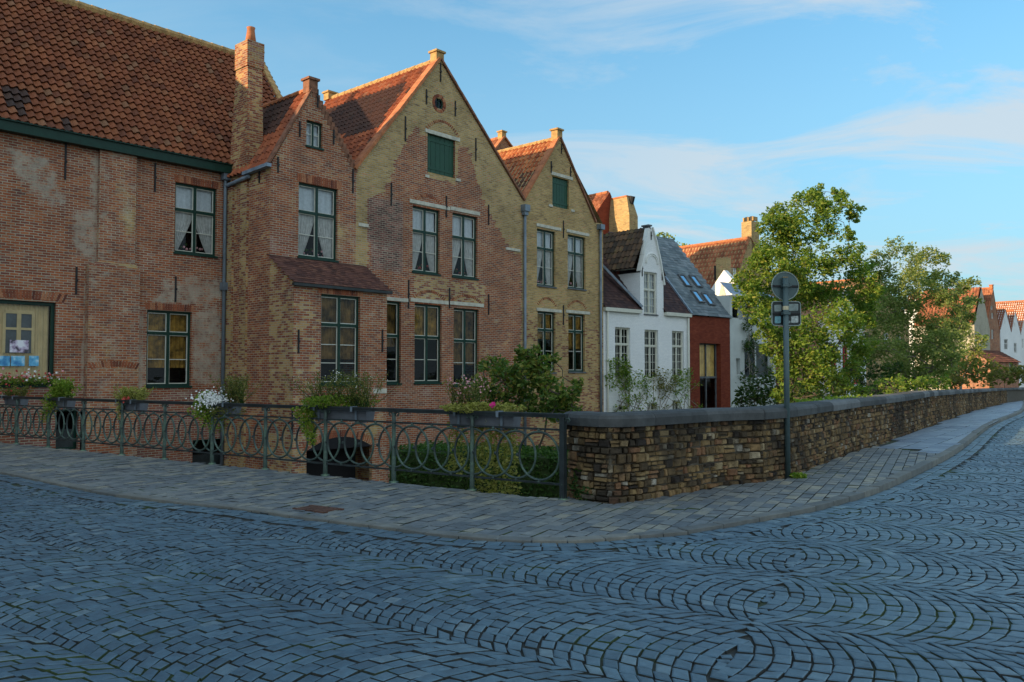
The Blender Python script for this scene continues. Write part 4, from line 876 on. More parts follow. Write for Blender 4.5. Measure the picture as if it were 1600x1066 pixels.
coping(FB, H1, (-0.05, eB1 + 0.02), (t1a, h1a + 0.04), 'trim_red', w=0.22, h=0.05)
# stepped right edge
mb = MB(); A_ = (t1r, h1r); B_ = (t1a, h1a); n = 15
for i in range(n):
    t_ = A_[0] + (B_[0] - A_[0]) * (i + 0.5) / n; h_ = A_[1] + (B_[1] - A_[1]) * (i + 0.5) / n; mb.fbox(FB, t_ - 0.08, t_ + 0.09, h_ - 0.16, h_ + 0.1 + random.uniform(-0.01, 0.015), -0.2, 0.012)
mb.part('verge', M['trim_red'], H1)
crest(FB, H1, t1a, h1a - 0.1, 0.40, 0.42, 'trim_red')
window(FB, H1, rB1a, tr=0, bars=(0.5,), cols=2, curtain='lace', fw=0.05, mw=0.05)
window(FB, H1, rB1b, tr=0.385, curtain='drape', flowers='petal_pink')
soldier(FB, H1, rB1b[0] - 0.05, rB1b[2] + 0.1, rB1b[3] + 0.01, 0.24)
anchors(FB, H1, [(468, 190, 214), (521, 203, 226), (434, 245, 270), (496, 140, 168), (551, 264, 302)])
anchors(FS, H1, [(364, 423, 477), (406, 268, 286)])
# bay
ob = 1.24; FY = FB.off(ob); tbl = FY.col(458); tbr = FY.col(604); hbe = FY.th(530, 448)[1]; hbt = FB.th(500, 409)[1]
rY = rect(FY, 502, 459, 562, 600); rArch = rect(FY, 479, 700, 581, 750); rArch = (rArch[0], BASE + 0.5, rArch[2], FY.th(530, 700)[1])
mb = MB(); toneY = lambda t, h: (0.36, 0.1, 0.45) if t < tbl + 0.9 else (0.2, 0.2, 0.4)
wall(FY, [[(tbl, BASE), (tbr, BASE), (tbr, hbe), (tbl, hbe)]], [rY, rArch], toneY, mb=mb)
for t_ in (tbl, tbr):
    for j in range(12):
        a = BASE + (hbe - BASE) * j / 12; b = BASE + (hbe - BASE) * (j + 1) / 12
        mb.poly([FB.w(t_, a, 0), FB.w(t_, a, ob), FB.w(t_, b, ob), FB.w(t_, b, 0)], [(0, a), (ob, a), (ob, b), (0, b)], [(0.5, 0.05, 0.45, 1)] * 4)
    mb.poly([FB.w(t_, hbe, 0), FB.w(t_, hbe, ob), FB.w(t_, hbt, 0)], [(0, hbe), (ob, hbe), (0, hbt)], [(0.5, 0.05, 0.3, 1)] * 3)
mb.part('bay', M['brick_mott'], H1)
mb = MB(); A = Vector(FB.w(tbl - 0.06, hbe + 0.0, ob + 0.1)); V_ = Vector(FB.w(tbl - 0.06, hbt + 0.03, 0)) - A; W_ = tbr - tbl + 0.16
tiles(mb, A, (dA[0], dA[1], 0), V_, [(0, 0), (W_, 0), (W_, V_.length), (0, V_.length)], tw=0.17, tl=0.12, prof=FLAT, lift=0.014, stag=True); 
mb.poly([A, A + Vector((dA[0], dA[1], 0)) * W_, A + Vector((dA[0], dA[1], 0)) * W_ + V_, A + V_]); mb.part('bay_roof', M['tile_plum'], H1)
mb = MB(); mb.fbox(FY, tbl - 0.08, tbr + 0.12, hbe - 0.09, hbe - 0.01, 0.02, 0.13); mb.part('bay_gutter', M['rail_dark'], H1)
window(FY, H1, rY, tr=0.335, bars=(0.34, 0.67), curtain='ochre'); soldier(FY, H1, rY[0] - 0.1, rY[2] + 0.1, rY[3] + 0.01, 0.16)
soldier(FY, H1, rArch[0] - 0.05, rArch[2] + 0.05, rArch[3] - 0.02, 0.2, rise=0.34)
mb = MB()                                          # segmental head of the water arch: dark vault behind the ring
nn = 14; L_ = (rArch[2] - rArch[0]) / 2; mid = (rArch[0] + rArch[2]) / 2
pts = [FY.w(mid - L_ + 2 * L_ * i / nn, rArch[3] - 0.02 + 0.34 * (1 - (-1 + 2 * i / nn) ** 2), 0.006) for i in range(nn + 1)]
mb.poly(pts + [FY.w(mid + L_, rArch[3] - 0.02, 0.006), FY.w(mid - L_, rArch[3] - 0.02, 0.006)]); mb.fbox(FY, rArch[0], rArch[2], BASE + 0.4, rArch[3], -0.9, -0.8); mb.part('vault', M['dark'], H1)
anchors(FY, H1, [(466, 515, 552), (597, 515, 550), (456, 640, 690)])
mb = MB(); hh_ = FY.th(530, 640)[1]
for x0, x1, y in ((583, 605, 611),):
    a = FY.th(x0, y); b = FY.th(x1, y)
    if a[0] > tbl: mb.fbox(FY, a[0], min(b[0], tbr), a[1] - 0.07, a[1] + 0.07, -0.02, 0.02)
mb.part('stone_block', M['stone_lintel'], H1)
# chimney on the side wall
mb = MB(); c0, c1, cd = 0.05, 1.19, 0.5; hc0 = eB1 - 0.3; hc1 = FS.th(376, 108)[1]; hc2 = FS.th(376, 68)[1]
def cbox(a0, a1, b0, b1, za, zb, d0, d1, e0, e1):
    # lower rect s in a0..a1, depth d0..d1 (behind the wall plane), upper rect s in b0..b1, depth e0..e1
    q = [FS.w(a0, za, -d0), FS.w(a1, za, -d0), FS.w(a1, za, -d1), FS.w(a0, za, -d1), FS.w(b0, zb, -e0), FS.w(b1, zb, -e0), FS.w(b1, zb, -e1), FS.w(b0, zb, -e1)]
    for i, j in ((0, 1), (1, 2), (2, 3), (3, 0)):
        L = (Vector(q[i]) - Vector(q[j])).length; mb.poly([q[i], q[j], q[4 + j], q[4 + i]], [(i, za), (i + L, za), (i + L, zb), (i, zb)], [((0.4, 0.1, 0.0, 1) if zb < 11.5 else (0.45, 0.35, 0, 1))] * 4)
    mb.poly(q[4:], [(0, 0), (.5, 0), (.5, .5), (0, .5)])
zz = np.linspace(hc0, hc1, 5)
for i in range(4):
    f0, f1 = i / 4, (i + 1) / 4; cbox(c0 + 0.38 * f0, c1 - 0.10 * f0, c0 + 0.38 * f1, c1 - 0.10 * f1, zz[i], zz[i + 1], -0.02, 0.52 - 0.04 * f0, -0.02, 0.52 - 0.04 * f1)
cbox(0.40, 1.12, 0.40, 1.12, hc1, hc2, -0.05, 0.53, -0.05, 0.53)
ch = mb.part('chimney', M['brick_yel'], H1)
mb = MB(); pc = FS.w(0.80, hc2, -0.25); ptop = FS.th(384, 38)[1]; mb.tube([(pc[0], pc[1], hc2), (pc[0], pc[1], hc2 + (ptop - hc2) * 0.5), (pc[0], pc[1], ptop - 0.06), (pc[0], pc[1], ptop)], [0.18, 0.14, 0.115, 0.135], 12); mb.part('chimney_pot', M['terracotta'], ch, smooth=True)
mb = MB(); mb.tube([FS.w(0.0, eB1 - 0.33, 0.12), FS.w(1.4, eB1 - 0.22, 0.12)], 0.055, 8); bar(mb, FS.w(1.15, eB1 - 0.16, 0.12), FS.w(sw + 0.1, eB1 - 0.1, 0.12), 0.16, 0.1); mb.part('gutter', M['lead'], H1)
mb = MB(); mb.poly([FS.w(1.18, eB1 - 0.05, 0.06), FS.w(1.75, eB1 - 0.02, 0.04), FS.w(1.5, eB1 + 0.5, -0.45), FS.w(1.2, eB1 + 0.55, -0.45)]); mb.part('flashing', M['lead'], H1)
# ------------------------------------------------------------------ house B2: the big gable
H2 = thing('gabled_brick_house', 'broad brick gable with green attic shutter, small round window and yellow brick shoulders', 'house', FB.w(7, 0), 'stepped row of gabled brick houses')
t2l, h2l = t1r, h1r; t2a, h2a = FB.th(687, 94); t2r, h2r = FB.th(817, 313)
r2s = rect(FB, 668, 207, 711, 279); r2 = [rect(FB, 645, 321, 687, 429), rect(FB, 707, 332, 746, 436)]; r2g = [rect(FB, 603, 470, 626, 599), rect(FB, 648, 474, 690, 598), rect(FB, 709, 481, 748, 602)]
r2o = rect(FB, 679, 152, 693, 172)
redz = inpx(FB, [(648, 199), (668, 212), (668, 279), (711, 286), (718, 225), (732, 226), (745, 280), (758, 318), (775, 350), (790, 376), (805, 392), (817, 400), (817, 1000), (556, 1000), (556, 420), (577, 420), (577, 310), (600, 300), (620, 250)])
purz = inpx(FB, [(577, 308), (628, 315), (628, 424), (578, 420)]); lowz = inpx(FB, [(560, 560), (817, 560), (817, 700), (560, 700)]); midy = inpx(FB, [(645, 432), (757, 440), (757, 478), (645, 470)])
def toneB2(t, h):
    if inpoly(t, h, purz): return (0, 0.85, 0.4)
    if inpoly(t, h, midy): return (0.5, 0, 0.45)
    if inpoly(t, h, redz): return (0.14 if h > 3.5 else 0.24, 0.12 if h > 2 else 0.3, 0.36)
    return (0.95, 0, 0.1)
hs_low = rect(FB, 628, 672, 650, 740)
mb = wall(FB, [[(t2l, BASE), (t2r, BASE), (t2r, h2r), (t2a, h2a), (t2l, h2l)]], [r2s, r2o] + r2 + r2g, toneB2, cell=0.18)
shell(mb, FB, [(t2l, BASE), (t2r, BASE), (t2r, h2r), (t2a, h2a), (t2l, h2l)], 6.6, skip=(0,))
mb.part('wall', M['brick_red'], H2)
L2 = math.hypot(t2a - t2l, h2a - h2l)
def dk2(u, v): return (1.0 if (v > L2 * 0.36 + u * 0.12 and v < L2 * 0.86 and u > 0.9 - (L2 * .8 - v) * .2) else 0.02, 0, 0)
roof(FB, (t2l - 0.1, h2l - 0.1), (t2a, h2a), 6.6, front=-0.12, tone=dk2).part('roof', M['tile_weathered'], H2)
roof(FB, (t2r, h2r), (t2a, h2a), 6.6, front=-0.12).part('roof', M['tile_weathered'], H2)
ridge(H2, FB.w(t2a, h2a + 0.0, -0.4), FB.w(t2a, h2a + 0.0, -6.6), 'trim_brick', 0.11); crest(FB.off(-6.3), H2, t2a, h2a - 0.05, 0.5, 0.3)
coping(FB, H2, (t2l - 0.05, h2l), (t2a, h2a + 0.02), 'terracotta', w=0.34, h=0.09, d=-0.08); coping(FB, H2, (t2r + 0.05, h2r - 0.03), (t2a, h2a + 0.02), 'trim_red', w=0.24, h=0.07)
crest(FB, H2, t2a, h2a - 0.12, 0.46, 0.42)
shutter(FB, H2, r2s); lintel(FB, H2, 664, 205, 718, 218, 0.13); lintel(FB, H2, 640, 315, 702, 325, 0.13); lintel(FB, H2, 703, 324, 749, 336, 0.13)
lintel(FB, H2, 603, 466, 637, 470, 0.12); lintel(FB, H2, 641, 468, 700, 474, 0.12); lintel(FB, H2, 702, 472, 755, 479, 0.12)
lintel(FB, H2, 664, 275, 670, 276, 0.1); lintel(FB, H2, 712, 281, 719, 282, 0.1); lintel(FB, H2, 790, 388, 812, 392, 0.1); lintel(FB, H2, 560, 350, 575, 354, 0.1)
for r in r2: window(FB, H2, r, tr=0.37, curtain='drape', flowers='petal_red')
for i, r in enumerate(r2g): window(FB, H2, r, tr=0.42, cols=1 if i == 0 else 2, curtain='ochre')
oc = ((r2o[0] + r2o[2]) / 2, (r2o[1] + r2o[3]) / 2); mb = MB(); ro = (r2o[2] - r2o[0]) / 2
for i in range(28):
    a = 2 * math.pi * i / 28; b = a + 2 * math.pi * 0.85 / 28; q = []
    for dd in (0.015, -0.1): q += [FB.w(oc[0] + r_ * math.cos(x_), oc[1] + r_ * math.sin(x_), dd) for r_, x_ in ((ro * 0.98, a), (ro * 1.5, a), (ro * 1.5, b), (ro * 0.98, b))]
    mb.hexa(q)
mb.part('round_window_surround', M['soldier'], H2)
mb = MB(); mb.tube([FB.w(oc[0] + ro * 0.9 * math.cos(a), oc[1] + ro * 0.9 * math.sin(a), -0.05) for a in np.linspace(0, 2 * math.pi, 25)[:-1]], 0.03, 6, closed=True); mb.fbox(FB, oc[0] - 0.015, oc[0] + 0.015, oc[1] - ro, oc[1] + ro, -0.07, -0.04)
ow = mb.part('round_window', M['green'], H2); mb = MB(); mb.poly([FB.w(oc[0] + ro * math.cos(a), oc[1] + ro * math.sin(a), -0.06) for a in np.linspace(0, 2 * math.pi, 25)[:-1]]); mb.part('pane', M['glass'], ow)
for x0, x1, y, rs in ((668, 716, 204, 0.42), (648, 690, 318, 0.3), (648, 694, 468, 0.26), (706, 752, 474, 0.26)):
    a = FB.th(x0, y); b = FB.th(x1, y + 6); soldier(FB, H2, a[0], b[0], a[1] + 0.02, 0.09, rise=rs)
anchors(FB, H2, [(688, 97, 128), (666, 140, 163), (711, 158, 182), (633, 182, 221), (743, 216, 252), (611, 286, 322), (697, 306, 340), (763, 320, 352), (638, 438, 482), (702, 450, 482), (763, 460, 492), (601, 640, 700)])
pipe(H2, [FB.w(t2r + 0.02, BASE, 0.09), FB.w(t2r + 0.02, h2r - 0.35, 0.09)], 0.06); mb = MB(); mb.fbox(FB, t2r - 0.13, t2r + 0.17, h2r - 0.45, h2r - 0.2, 0.0, 0.24); mb.fbox(FB, t2r - 0.09, t2r + 0.13, h2r - 0.6, h2r - 0.45, 0.02, 0.18); mb.part('hopper', M['zinc'], H2)
# ------------------------------------------------------------------ house B3
H3 = thing('gabled_brick_house', 'slim yellow brick gable with green attic shutter between two grey downpipes', 'house', FB.w(14, 0), 'stepped row of gabled brick houses')
t3a, h3a = FB.th(874, 216); t3r = tB3; h3r = FB.th(933, 348)[1]; t3k = FB.th(929, 348)[0]
r3s = rect(FB, 863, 275, 889, 328); r3 = [rect(FB, 839, 357, 868, 449), rect(FB, 887, 366, 915, 453)]; r3g = [rect(FB, 840, 486, 868, 582), rect(FB, 888, 490, 914, 581)]
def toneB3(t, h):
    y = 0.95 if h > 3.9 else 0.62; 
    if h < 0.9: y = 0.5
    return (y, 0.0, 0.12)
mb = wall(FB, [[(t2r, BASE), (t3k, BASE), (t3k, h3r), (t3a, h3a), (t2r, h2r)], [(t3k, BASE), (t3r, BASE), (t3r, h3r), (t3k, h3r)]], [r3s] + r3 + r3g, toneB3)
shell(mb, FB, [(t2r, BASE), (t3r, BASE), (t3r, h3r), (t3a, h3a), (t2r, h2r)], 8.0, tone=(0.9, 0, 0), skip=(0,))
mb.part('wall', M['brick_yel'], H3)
L3 = math.hypot(t3a - t2r, h3a - h2r)
roof(FB, (t2r, h2r - 0.05), (t3a, h3a), 8.0, front=-0.1, tone=lambda u, v: (0.5 if (u < 2.6 and v < L3 * 0.45 and (v * 1.3 + u) > 0.9) else 0, 0, 0)).part('roof', M['tile_weathered3'] if 'tile_weathered3' in M else M['tile_orange_w'] if 'tile_orange_w' in M else M['tile_weathered'], H3)
roof(FB, (t3k, h3r), (t3a, h3a), 8.0, front=-0.1).part('roof', M['tile_weathered'], H3)
ridge(H3, FB.w(t3a, h3a, -0.35), FB.w(t3a, h3a, -8), 'trim_brick', 0.1)
coping(FB, H3, (t2r + 0.05, h2r), (t3a, h3a + 0.02), 'terracotta', w=0.28, h=0.08, d=-0.07); coping(FB, H3, (t3k + 0.03, h3r - 0.03), (t3a, h3a + 0.02), 'trim_red', w=0.24, h=0.07); crest(FB, H3, t3a, h3a - 0.1, 0.42, 0.46)
shutter(FB, H3, r3s); lintel(FB, H3, 861, 270, 894, 280, 0.13); lintel(FB, H3, 838, 352, 876, 358, 0.12); lintel(FB, H3, 885, 360, 920, 368, 0.12); lintel(FB, H3, 838, 483, 877, 487, 0.12); lintel(FB, H3, 884, 486, 921, 490, 0.12)
lintel(FB, H3, 857, 321, 863, 322, 0.1); lintel(FB, H3, 892, 329, 897, 330, 0.1)
for r in r3: window(FB, H3, r, tr=0.33, curtain='drape', sill='bluestone', flowers='petal_pink')
for r in r3g: window(FB, H3, r, tr=0.3, curtain='ochre', sill='bluestone')
for x0, x1, y in ((841, 868, 479), (888, 915, 483)): a = FB.th(x0, y); b = FB.th(x1, y); soldier(FB, H3, a[0], b[0], a[1] + 0.02, 0.09, rise=0.3)
anchors(FB, H3, [(877, 225, 240), (861, 252, 270), (891, 261, 277), (880, 345, 372), (880, 477, 508)])
pipe(H3, [FB.w(t3r - 0.3, BASE, 0.09), FB.w(t3r - 0.3, h3r - 0.2, 0.09)], 0.055); mb = MB(); mb.fbox(FB, t3r - 0.45, t3r - 0.15, h3r - 0.3, h3r - 0.08, 0.0, 0.22); mb.part('hopper', M['zinc'], H3)
# ------------------------------------------------------------------ generic gabled house whose ridge runs back
def gable_house(name, label, cat, fc, foot_l, foot_r, apex, wallm, roofm, depth=6, tone=None, wins=(), group=None, wframe='white_paint', crest_m=None, base=BASE, cell=0.6, twid=0.26, vmat=None, wname='window', rooffront=0.05):
    (ta, ha) = fc.th(*apex); (tl, hl) = fc.th(*foot_l); (tr_, hr) = fc.th(*foot_r)
    T = thing(name, label, cat, fc.w((tl + tr_) / 2, 0), group)
    R = [rect(fc, *w) for w in wins]
    mb = wall(fc, [[(tl, base), (tr_, base), (tr_, hr), (ta, ha), (tl, hl)]], R, tone, cell=cell); shell(mb, fc, [(tl, base), (tr_, base), (tr_, hr), (ta, ha), (tl, hl)], depth, skip=(0,), tone=tone(0, 0) if tone else (0, 0, 0)); mb.part('wall', M[wallm], T)
    for a in ((tl, hl), (tr_, hr)): roof(fc, a, (ta, ha), depth, front=rooffront, tw=twid, tl=0.36).part('roof', M[roofm], T)
    ridge(T, fc.w(ta, ha + 0.02, -0.1), fc.w(ta, ha + 0.02, -depth), 'terracotta', 0.1)
    if vmat:
        for a in ((tl, hl), (tr_, hr)): coping(fc, T, a, (ta, ha), vmat, w=0.3, h=0.08)
    if crest_m: crest(fc, T, ta, ha - 0.1, 0.45, 0.45, crest_m)
    for r in R:
        window(fc, T, r, tr=0.4 if r[3] - r[1] > 1.2 else 0, bars=(0.5,), curtain=None, frame=wframe, sash=None, fw=0.07, mw=0.06, sill=None)
    return T, (ta, ha), (tl, hl), (tr_, hr)
# roofs showing behind the row
gable_house('rear_house', 'orange tiled roof with yellow pinnacle peeping out behind the slim yellow gable', 'house', FB.off(-10.5), (752, 262), (822, 262), (787, 215), 'brick_yel', 'tile_orange', depth=4, crest_m='trim_brick', vmat='terracotta')
T_, _, _, _ = gable_house('rear_house', 'bright orange hipped roof beside a broad yellow chimney behind the row', 'house', FD.off(-7.5), (905, 372), (975, 372), (952, 301), 'brick_deep', 'tile_orange', depth=2.6)
FD7 = FD.off(-6.0); mb = MB(); tc_ = FD7.col(998); 
def brickbox(mb, fc, t0, t1, h0, h1, d0, d1, tn=(0.9, 0, 0, 1), top=0.0):
    P = [(t0, d1), (t1, d1), (t1, d0), (t0, d0)]
    for i in range(4):
        a = P[i]; b = P[(i + 1) % 4]; L = abs(a[0] - b[0]) + abs(a[1] - b[1]); mb.poly([fc.w(a[0], h0, a[1]), fc.w(b[0], h0, b[1]), fc.w(b[0], h1, b[1]), fc.w(a[0], h1, a[1])], [(0, h0), (L, h0), (L, h1), (0, h1)], [tn] * 4)
    mb.poly([fc.w(t, h1, d) for t, d in P], [(0, 0), (1, 0), (1, 1), (0, 1)], [tn] * 4)
CHM = thing('chimney_stack', 'broad yellow brick chimney stack rising behind the white house', 'chimney', FD7.w(tc_, 6))
hct = FD7.th(998, 309)[1]; hcb = FD7.th(998, 352)[1]
brickbox(mb, FD7, tc_ - 0.75, tc_, 5.0, hct - 1.1, -2.7, 0.0); mb.part('stack', M['brick_yel'], CHM)
mb = MB(); q = [FD7.w(tc_ - 0.75, hct - 1.1, 0.0), FD7.w(tc_, hct - 1.1, 0.0), FD7.w(tc_, hct - 1.1, -2.7), FD7.w(tc_ - 0.75, hct - 1.1, -2.7), FD7.w(tc_ - 0.6, hct, -0.3), FD7.w(tc_ - 0.15, hct, -0.3), FD7.w(tc_ - 0.15, hct, -2.4), FD7.w(tc_ - 0.6, hct, -2.4)]
for i, j in ((0, 1), (1, 2), (2, 3), (3, 0)): L = (Vector(q[i]) - Vector(q[j])).length; mb.poly([q[i], q[j], q[4 + j], q[4 + i]], [(0, 0), (L, 0), (L, 1.1), (0, 1.1)], [(0.9, 0, 0, 1)] * 4)
mb.poly(q[4:], [(0, 0), (1, 0), (1, 1), (0, 1)]); mb.part('stack_head', M['brick_yel'], CHM)
mb = MB(); bar(mb, FD7.w(tc_ - 0.38, hct, -0.3), FD7.w(tc_ - 0.38, hct, -2.4), 0.5, 0.09); mb.part('ridge_tiles', M['terracotta'], CHM); mb = MB(); mb.tube([FD7.w(tc_ - 0.3, hct - 0.35, -0.25), FD7.w(tc_ - 0.3, hct + 0.05, -0.12)], 0.16, 8); mb.part('cowl', M['iron'], CHM)
# ------------------------------------------------------------------ house D: white
eD = FD.th(945, 481)[1]; tD = FD.col(1078); bD = 3.4; hD = FD.th(985, 350)[1] + 0.35
HD = thing('white_house', 'whitewashed brick cottage with dark tiled roof and tall white gabled dormer', 'house', FD.w(3, 0))
x0d, x1d = FD.col(1001), FD.col(1037.5)
rD = [rect(FD, 961, 511, 985, 592), rect(FD, 1007, 515, 1029, 592), rect(FD, 1050, 517, 1069, 590)]; rDd = rect(FD, 1006, 424, 1027, 492); rDl = [rect(FD, 1051, 626, 1063, 642), rect(FD, 1013, 630, 1025, 642), rect(FD, 967, 634, 985, 642)]
gp_ = [FD.th(1001, 424), FD.th(1005.5, 398), FD.th(1013, 357), FD.th(1018, 356), FD.th(1024.5, 380), FD.th(1031, 412), FD.th(1037.5, 446)]
gp_[0] = (x0d, gp_[0][1]); gp_[-1] = (x1d, gp_[-1][1])
mb = wall(FD, [[(0, BASE), (tD, BASE), (tD, eD), (0, eD)], [(x0d, eD), (x1d, eD)] + gp_[::-1]], rD + [rDd] + rDl, lambda t, h: (0, 0, 0.0 if h > 1 else 0.25), cell=0.5, rev=0.16)
shell(mb, FD, [(0, BASE), (tD, BASE), (tD, eD), (0, eD)], 6.8, skip=(0, 2)); 
mb.poly([FD.w(x0d, eD, 0), FD.w(x0d, gp_[0][1] - 0.05, 0), FD.w(x0d, gp_[0][1] - 0.05, -(gp_[0][1] - eD) * 0.82)], [(0, 0), (0, 2), (2, 2)]); mb.poly([FD.w(x1d, eD, 0), FD.w(x1d, gp_[-1][1], 0), FD.w(x1d, gp_[-1][1], -(gp_[-1][1] - eD) * 0.82)], [(0, 0), (0, 2), (2, 2)])
mb.part('wall', M['brick_white'], HD)
tE = FD.col(1141)
def frontroof(t0, t1, e, b_, hr, mat, parent, tw, tl, prof, lift, stag):
    mb = MB(); A = Vector(FD.w(t0, e + 0.02, 0.12)); V_ = Vector(FD.w(t0, hr, -b_)) - A; d3 = Vector((FD.d.x, FD.d.y, 0)); W_ = t1 - t0
    tiles(mb, A, d3, V_, [(0, 0), (W_, 0), (W_, V_.length), (0, V_.length)], tw=tw, tl=tl, prof=prof, lift=lift, stag=stag); mb.poly([A - V_.normalized().cross(d3) * 0.0, A + d3 * W_, A + d3 * W_ + V_, A + V_]); o = mb.part('roof', M[mat], parent)
    mb = MB(); mb.poly([FD.w(t0, hr, -b_), FD.w(t1, hr, -b_), FD.w(t1, e, -2 * b_), FD.w(t0, e, -2 * b_)]); mb.part('rear_roof', M[mat], parent)
    mb = MB(); mb.poly([FD.w(t1, e, 0), FD.w(t1, hr, -b_), FD.w(t1, e, -2 * b_)], [(0, 0), (b_, 3), (2 * b_, 0)]); mb.poly([FD.w(t0, e, 0), FD.w(t0, hr, -b_), FD.w(t0, e, -2 * b_)], [(0, 0), (b_, 3), (2 * b_, 0)]); mb.part('gable_end', M['brick_deep'], parent)
frontroof(0.0, x0d - 0.02, eD, bD, hD, 'tile_dark', HD, 0.2, 0.17, FLAT, 0.015, True); frontroof(x1d + 0.02, tD, eD, bD, hD, 'tile_dark', HD, 0.2, 0.17, FLAT, 0.015, True)
# dormer roof
hdr = FD.th(1015, 356)[1]; ddm = (hdr - eD) * bD / (hD - eD) + 0.3; hde = FD.th(999, 419)[1]
mb = MB(); A = Vector(FD.w(x0d - 0.35, hde, 0.0)); B = Vector(FD.w((x0d + x1d) / 2 - 0.1, hdr + 0.03, 0.0)); tiles(mb, A, -Vector((FD.n.x, FD.n.y, 0)), B - A, [(0.1, 0), (ddm, 0), (ddm, (B - A).length), (0.1, (B - A).length)], tw=0.26, tl=0.34); mb.part('dormer_roof', M['tile_brown'], HD)
mb = MB(); A = Vector(FD.w(x1d + 0.3, hde - 0.2, 0.0)); tiles(mb, A, -Vector((FD.n.x, FD.n.y, 0)), B - A, [(0.1, 0), (ddm, 0), (ddm, (B - A).length), (0.1, (B - A).length)], tw=0.26, tl=0.34); mb.part('dormer_roof', M['tile_brown'], HD)
mb = MB(); mb.poly([FD.w(x0d - 0.33, hde - 0.02, -0.15), FD.w(x0d, hde - 0.02, -0.15), FD.w(x0d, hde - 0.02, -ddm * 0.6), FD.w(x0d - 0.33, hde - 0.02, -ddm * 0.6)]); mb.part('dormer_soffit', M['cream_paint'], HD)
crest(FD, HD, FD.col(1015.5), hdr - 0.05, 0.22, 0.12, 'bluestone')
for i, a in enumerate((gp_[:3], gp_[3:])):
    for p, q in zip(a[:-1], a[1:]): coping(FD, HD, p, q, 'brick_trim_white' if 'brick_trim_white' in M else 'white_paint', w=0.26, h=0.05)
mb = MB(); bar(mb, FD.w(x0d - 1.35, eD + 2.2, -bD * 0.42 + 0.1), FD.w(x0d - 0.02, eD + 0.12, 0.1), 0.2, 0.1); bar(mb, FD.w(0.05, eD + 3.9, -bD * 0.75), FD.w(x0d - 1.45, eD + 2.25, -bD * 0.42), 0.16, 0.1); mb.part('valley_flashing', M['lead'], HD)
for r in rD: window(FD, HD, r, tr=0.33, bars=(0.25, 0.5, 0.75), ubars=(0.5,), vbars=1, curtain=None, frame='cream_paint', sash='cream_paint', fw=0.06, mw=0.07, sill='cream_paint')
window(FD, HD, rDd, tr=0.42, bars=(0.33, 0.67), ubars=(0.5,), vbars=1, curtain='lace', frame='cream_paint', sash='cream_paint', fw=0.06, mw=0.07, sill='bluestone')
for r in rDl: window(FD, HD, r, tr=0, bars=(), curtain=None, frame='cream_paint', sash=None, sill=None)
for r in rD: lintel(FD, HD, 0, 0, 0, 0) if False else None
mb = MB(); mb.fbox(FD, 0, x0d - 0.05, eD - 0.14, eD + 0.02, 0, 0.16); mb.fbox(FD, x1d + 0.05, tD, eD - 0.14, eD + 0.02, 0, 0.16); mb.part('eaves_board', M['cream_paint'], HD)
pipe(HD, [FD.w(0.2, BASE, 0.08), FD.w(0.2, eD - 0.1, 0.08)], 0.05, 'cream_paint'); pipe(HD, [FD.w(tD - 0.2, BASE, 0.08), FD.w(tD - 0.2, eD - 0.1, 0.08)], 0.05, 'cream_paint')
anchors(FD, HD, [(1017, 362, 375), (1003, 407, 432), (1034, 415, 438)])
mb = MB()
for r_ in (0.40, 0.48):
    pts = [FD.w((x0d + x1d) / 2 + r_ * math.cos(a), FD.th(1016, 412)[1] + r_ * math.sin(a), 0.02) for a in np.linspace(0, math.pi, 13)]; mb.tube(pts, 0.035, 5)
mb.part('blind_arch', M['white_paint'], HD)
# ------------------------------------------------------------------ house E: deep red with slate roof
HE = thing('red_house', 'narrow deep red house with blue grey slate roof and skylights', 'house', FD.w((tD + tE) / 2, 0))
rE = rect(FD, 1093, 536, 1127, 642); eE = eD - 0.03
mb = wall(FD, [[(tD, BASE), (tE, BASE), (tE, eE), (tD, eE)]], [rE], None, cell=0.8, rev=0.3); shell(mb, FD, [(tD, BASE), (tE, BASE), (tE, eE), (tD, eE)], 6.8, skip=(0, 2)); mb.part('wall', M['brick_deep'], HE)
hE = hD + 0.25; frontroof(tD, tE + 0.15, eE, bD + 0.2, hE, 'slate', HE, 0.3, 0.2, FLAT, 0.014, True)
we = window(FD, HE, rE, tr=0, bars=(), cols=1, curtain=None, frame='bluestone', sash=None, rev=0.3, sill=None)
mb = MB(); r = rE; mb.fbox(FD, (r[0] + r[2]) / 2 - 0.03, (r[0] + r[2]) / 2 + 0.03, r[1], r[3], -0.33, -0.25); mb.fbox(FD, r[0], r[2], (r[1] + r[3]) / 2 - 0.05, (r[1] + r[3]) / 2 + 0.05, -0.33, -0.24); mb.part('glazing_bar', M['bluestone'], we)
mb = MB(); pleat(mb, FD, r[0] + 0.1, r[2] - 0.1, (r[1] + r[3]) / 2, r[3] - 0.05, -0.35, amp=0.01, period=0.2); mb.part('blind', M['amber_blind'], we)  # sunlit reflection in the red house glass, put in as an amber sheet
slope = Vector(FD.w(0, hE, -bD - 0.2)) - Vector(FD.w(0, eE, 0.12)); sn = Vector((FD.d.x, FD.d.y, 0)).cross(slope).normalized(); sn = sn if sn.z > 0 else -sn; su = slope.normalized(); d3 = Vector((FD.d.x, FD.d.y, 0))
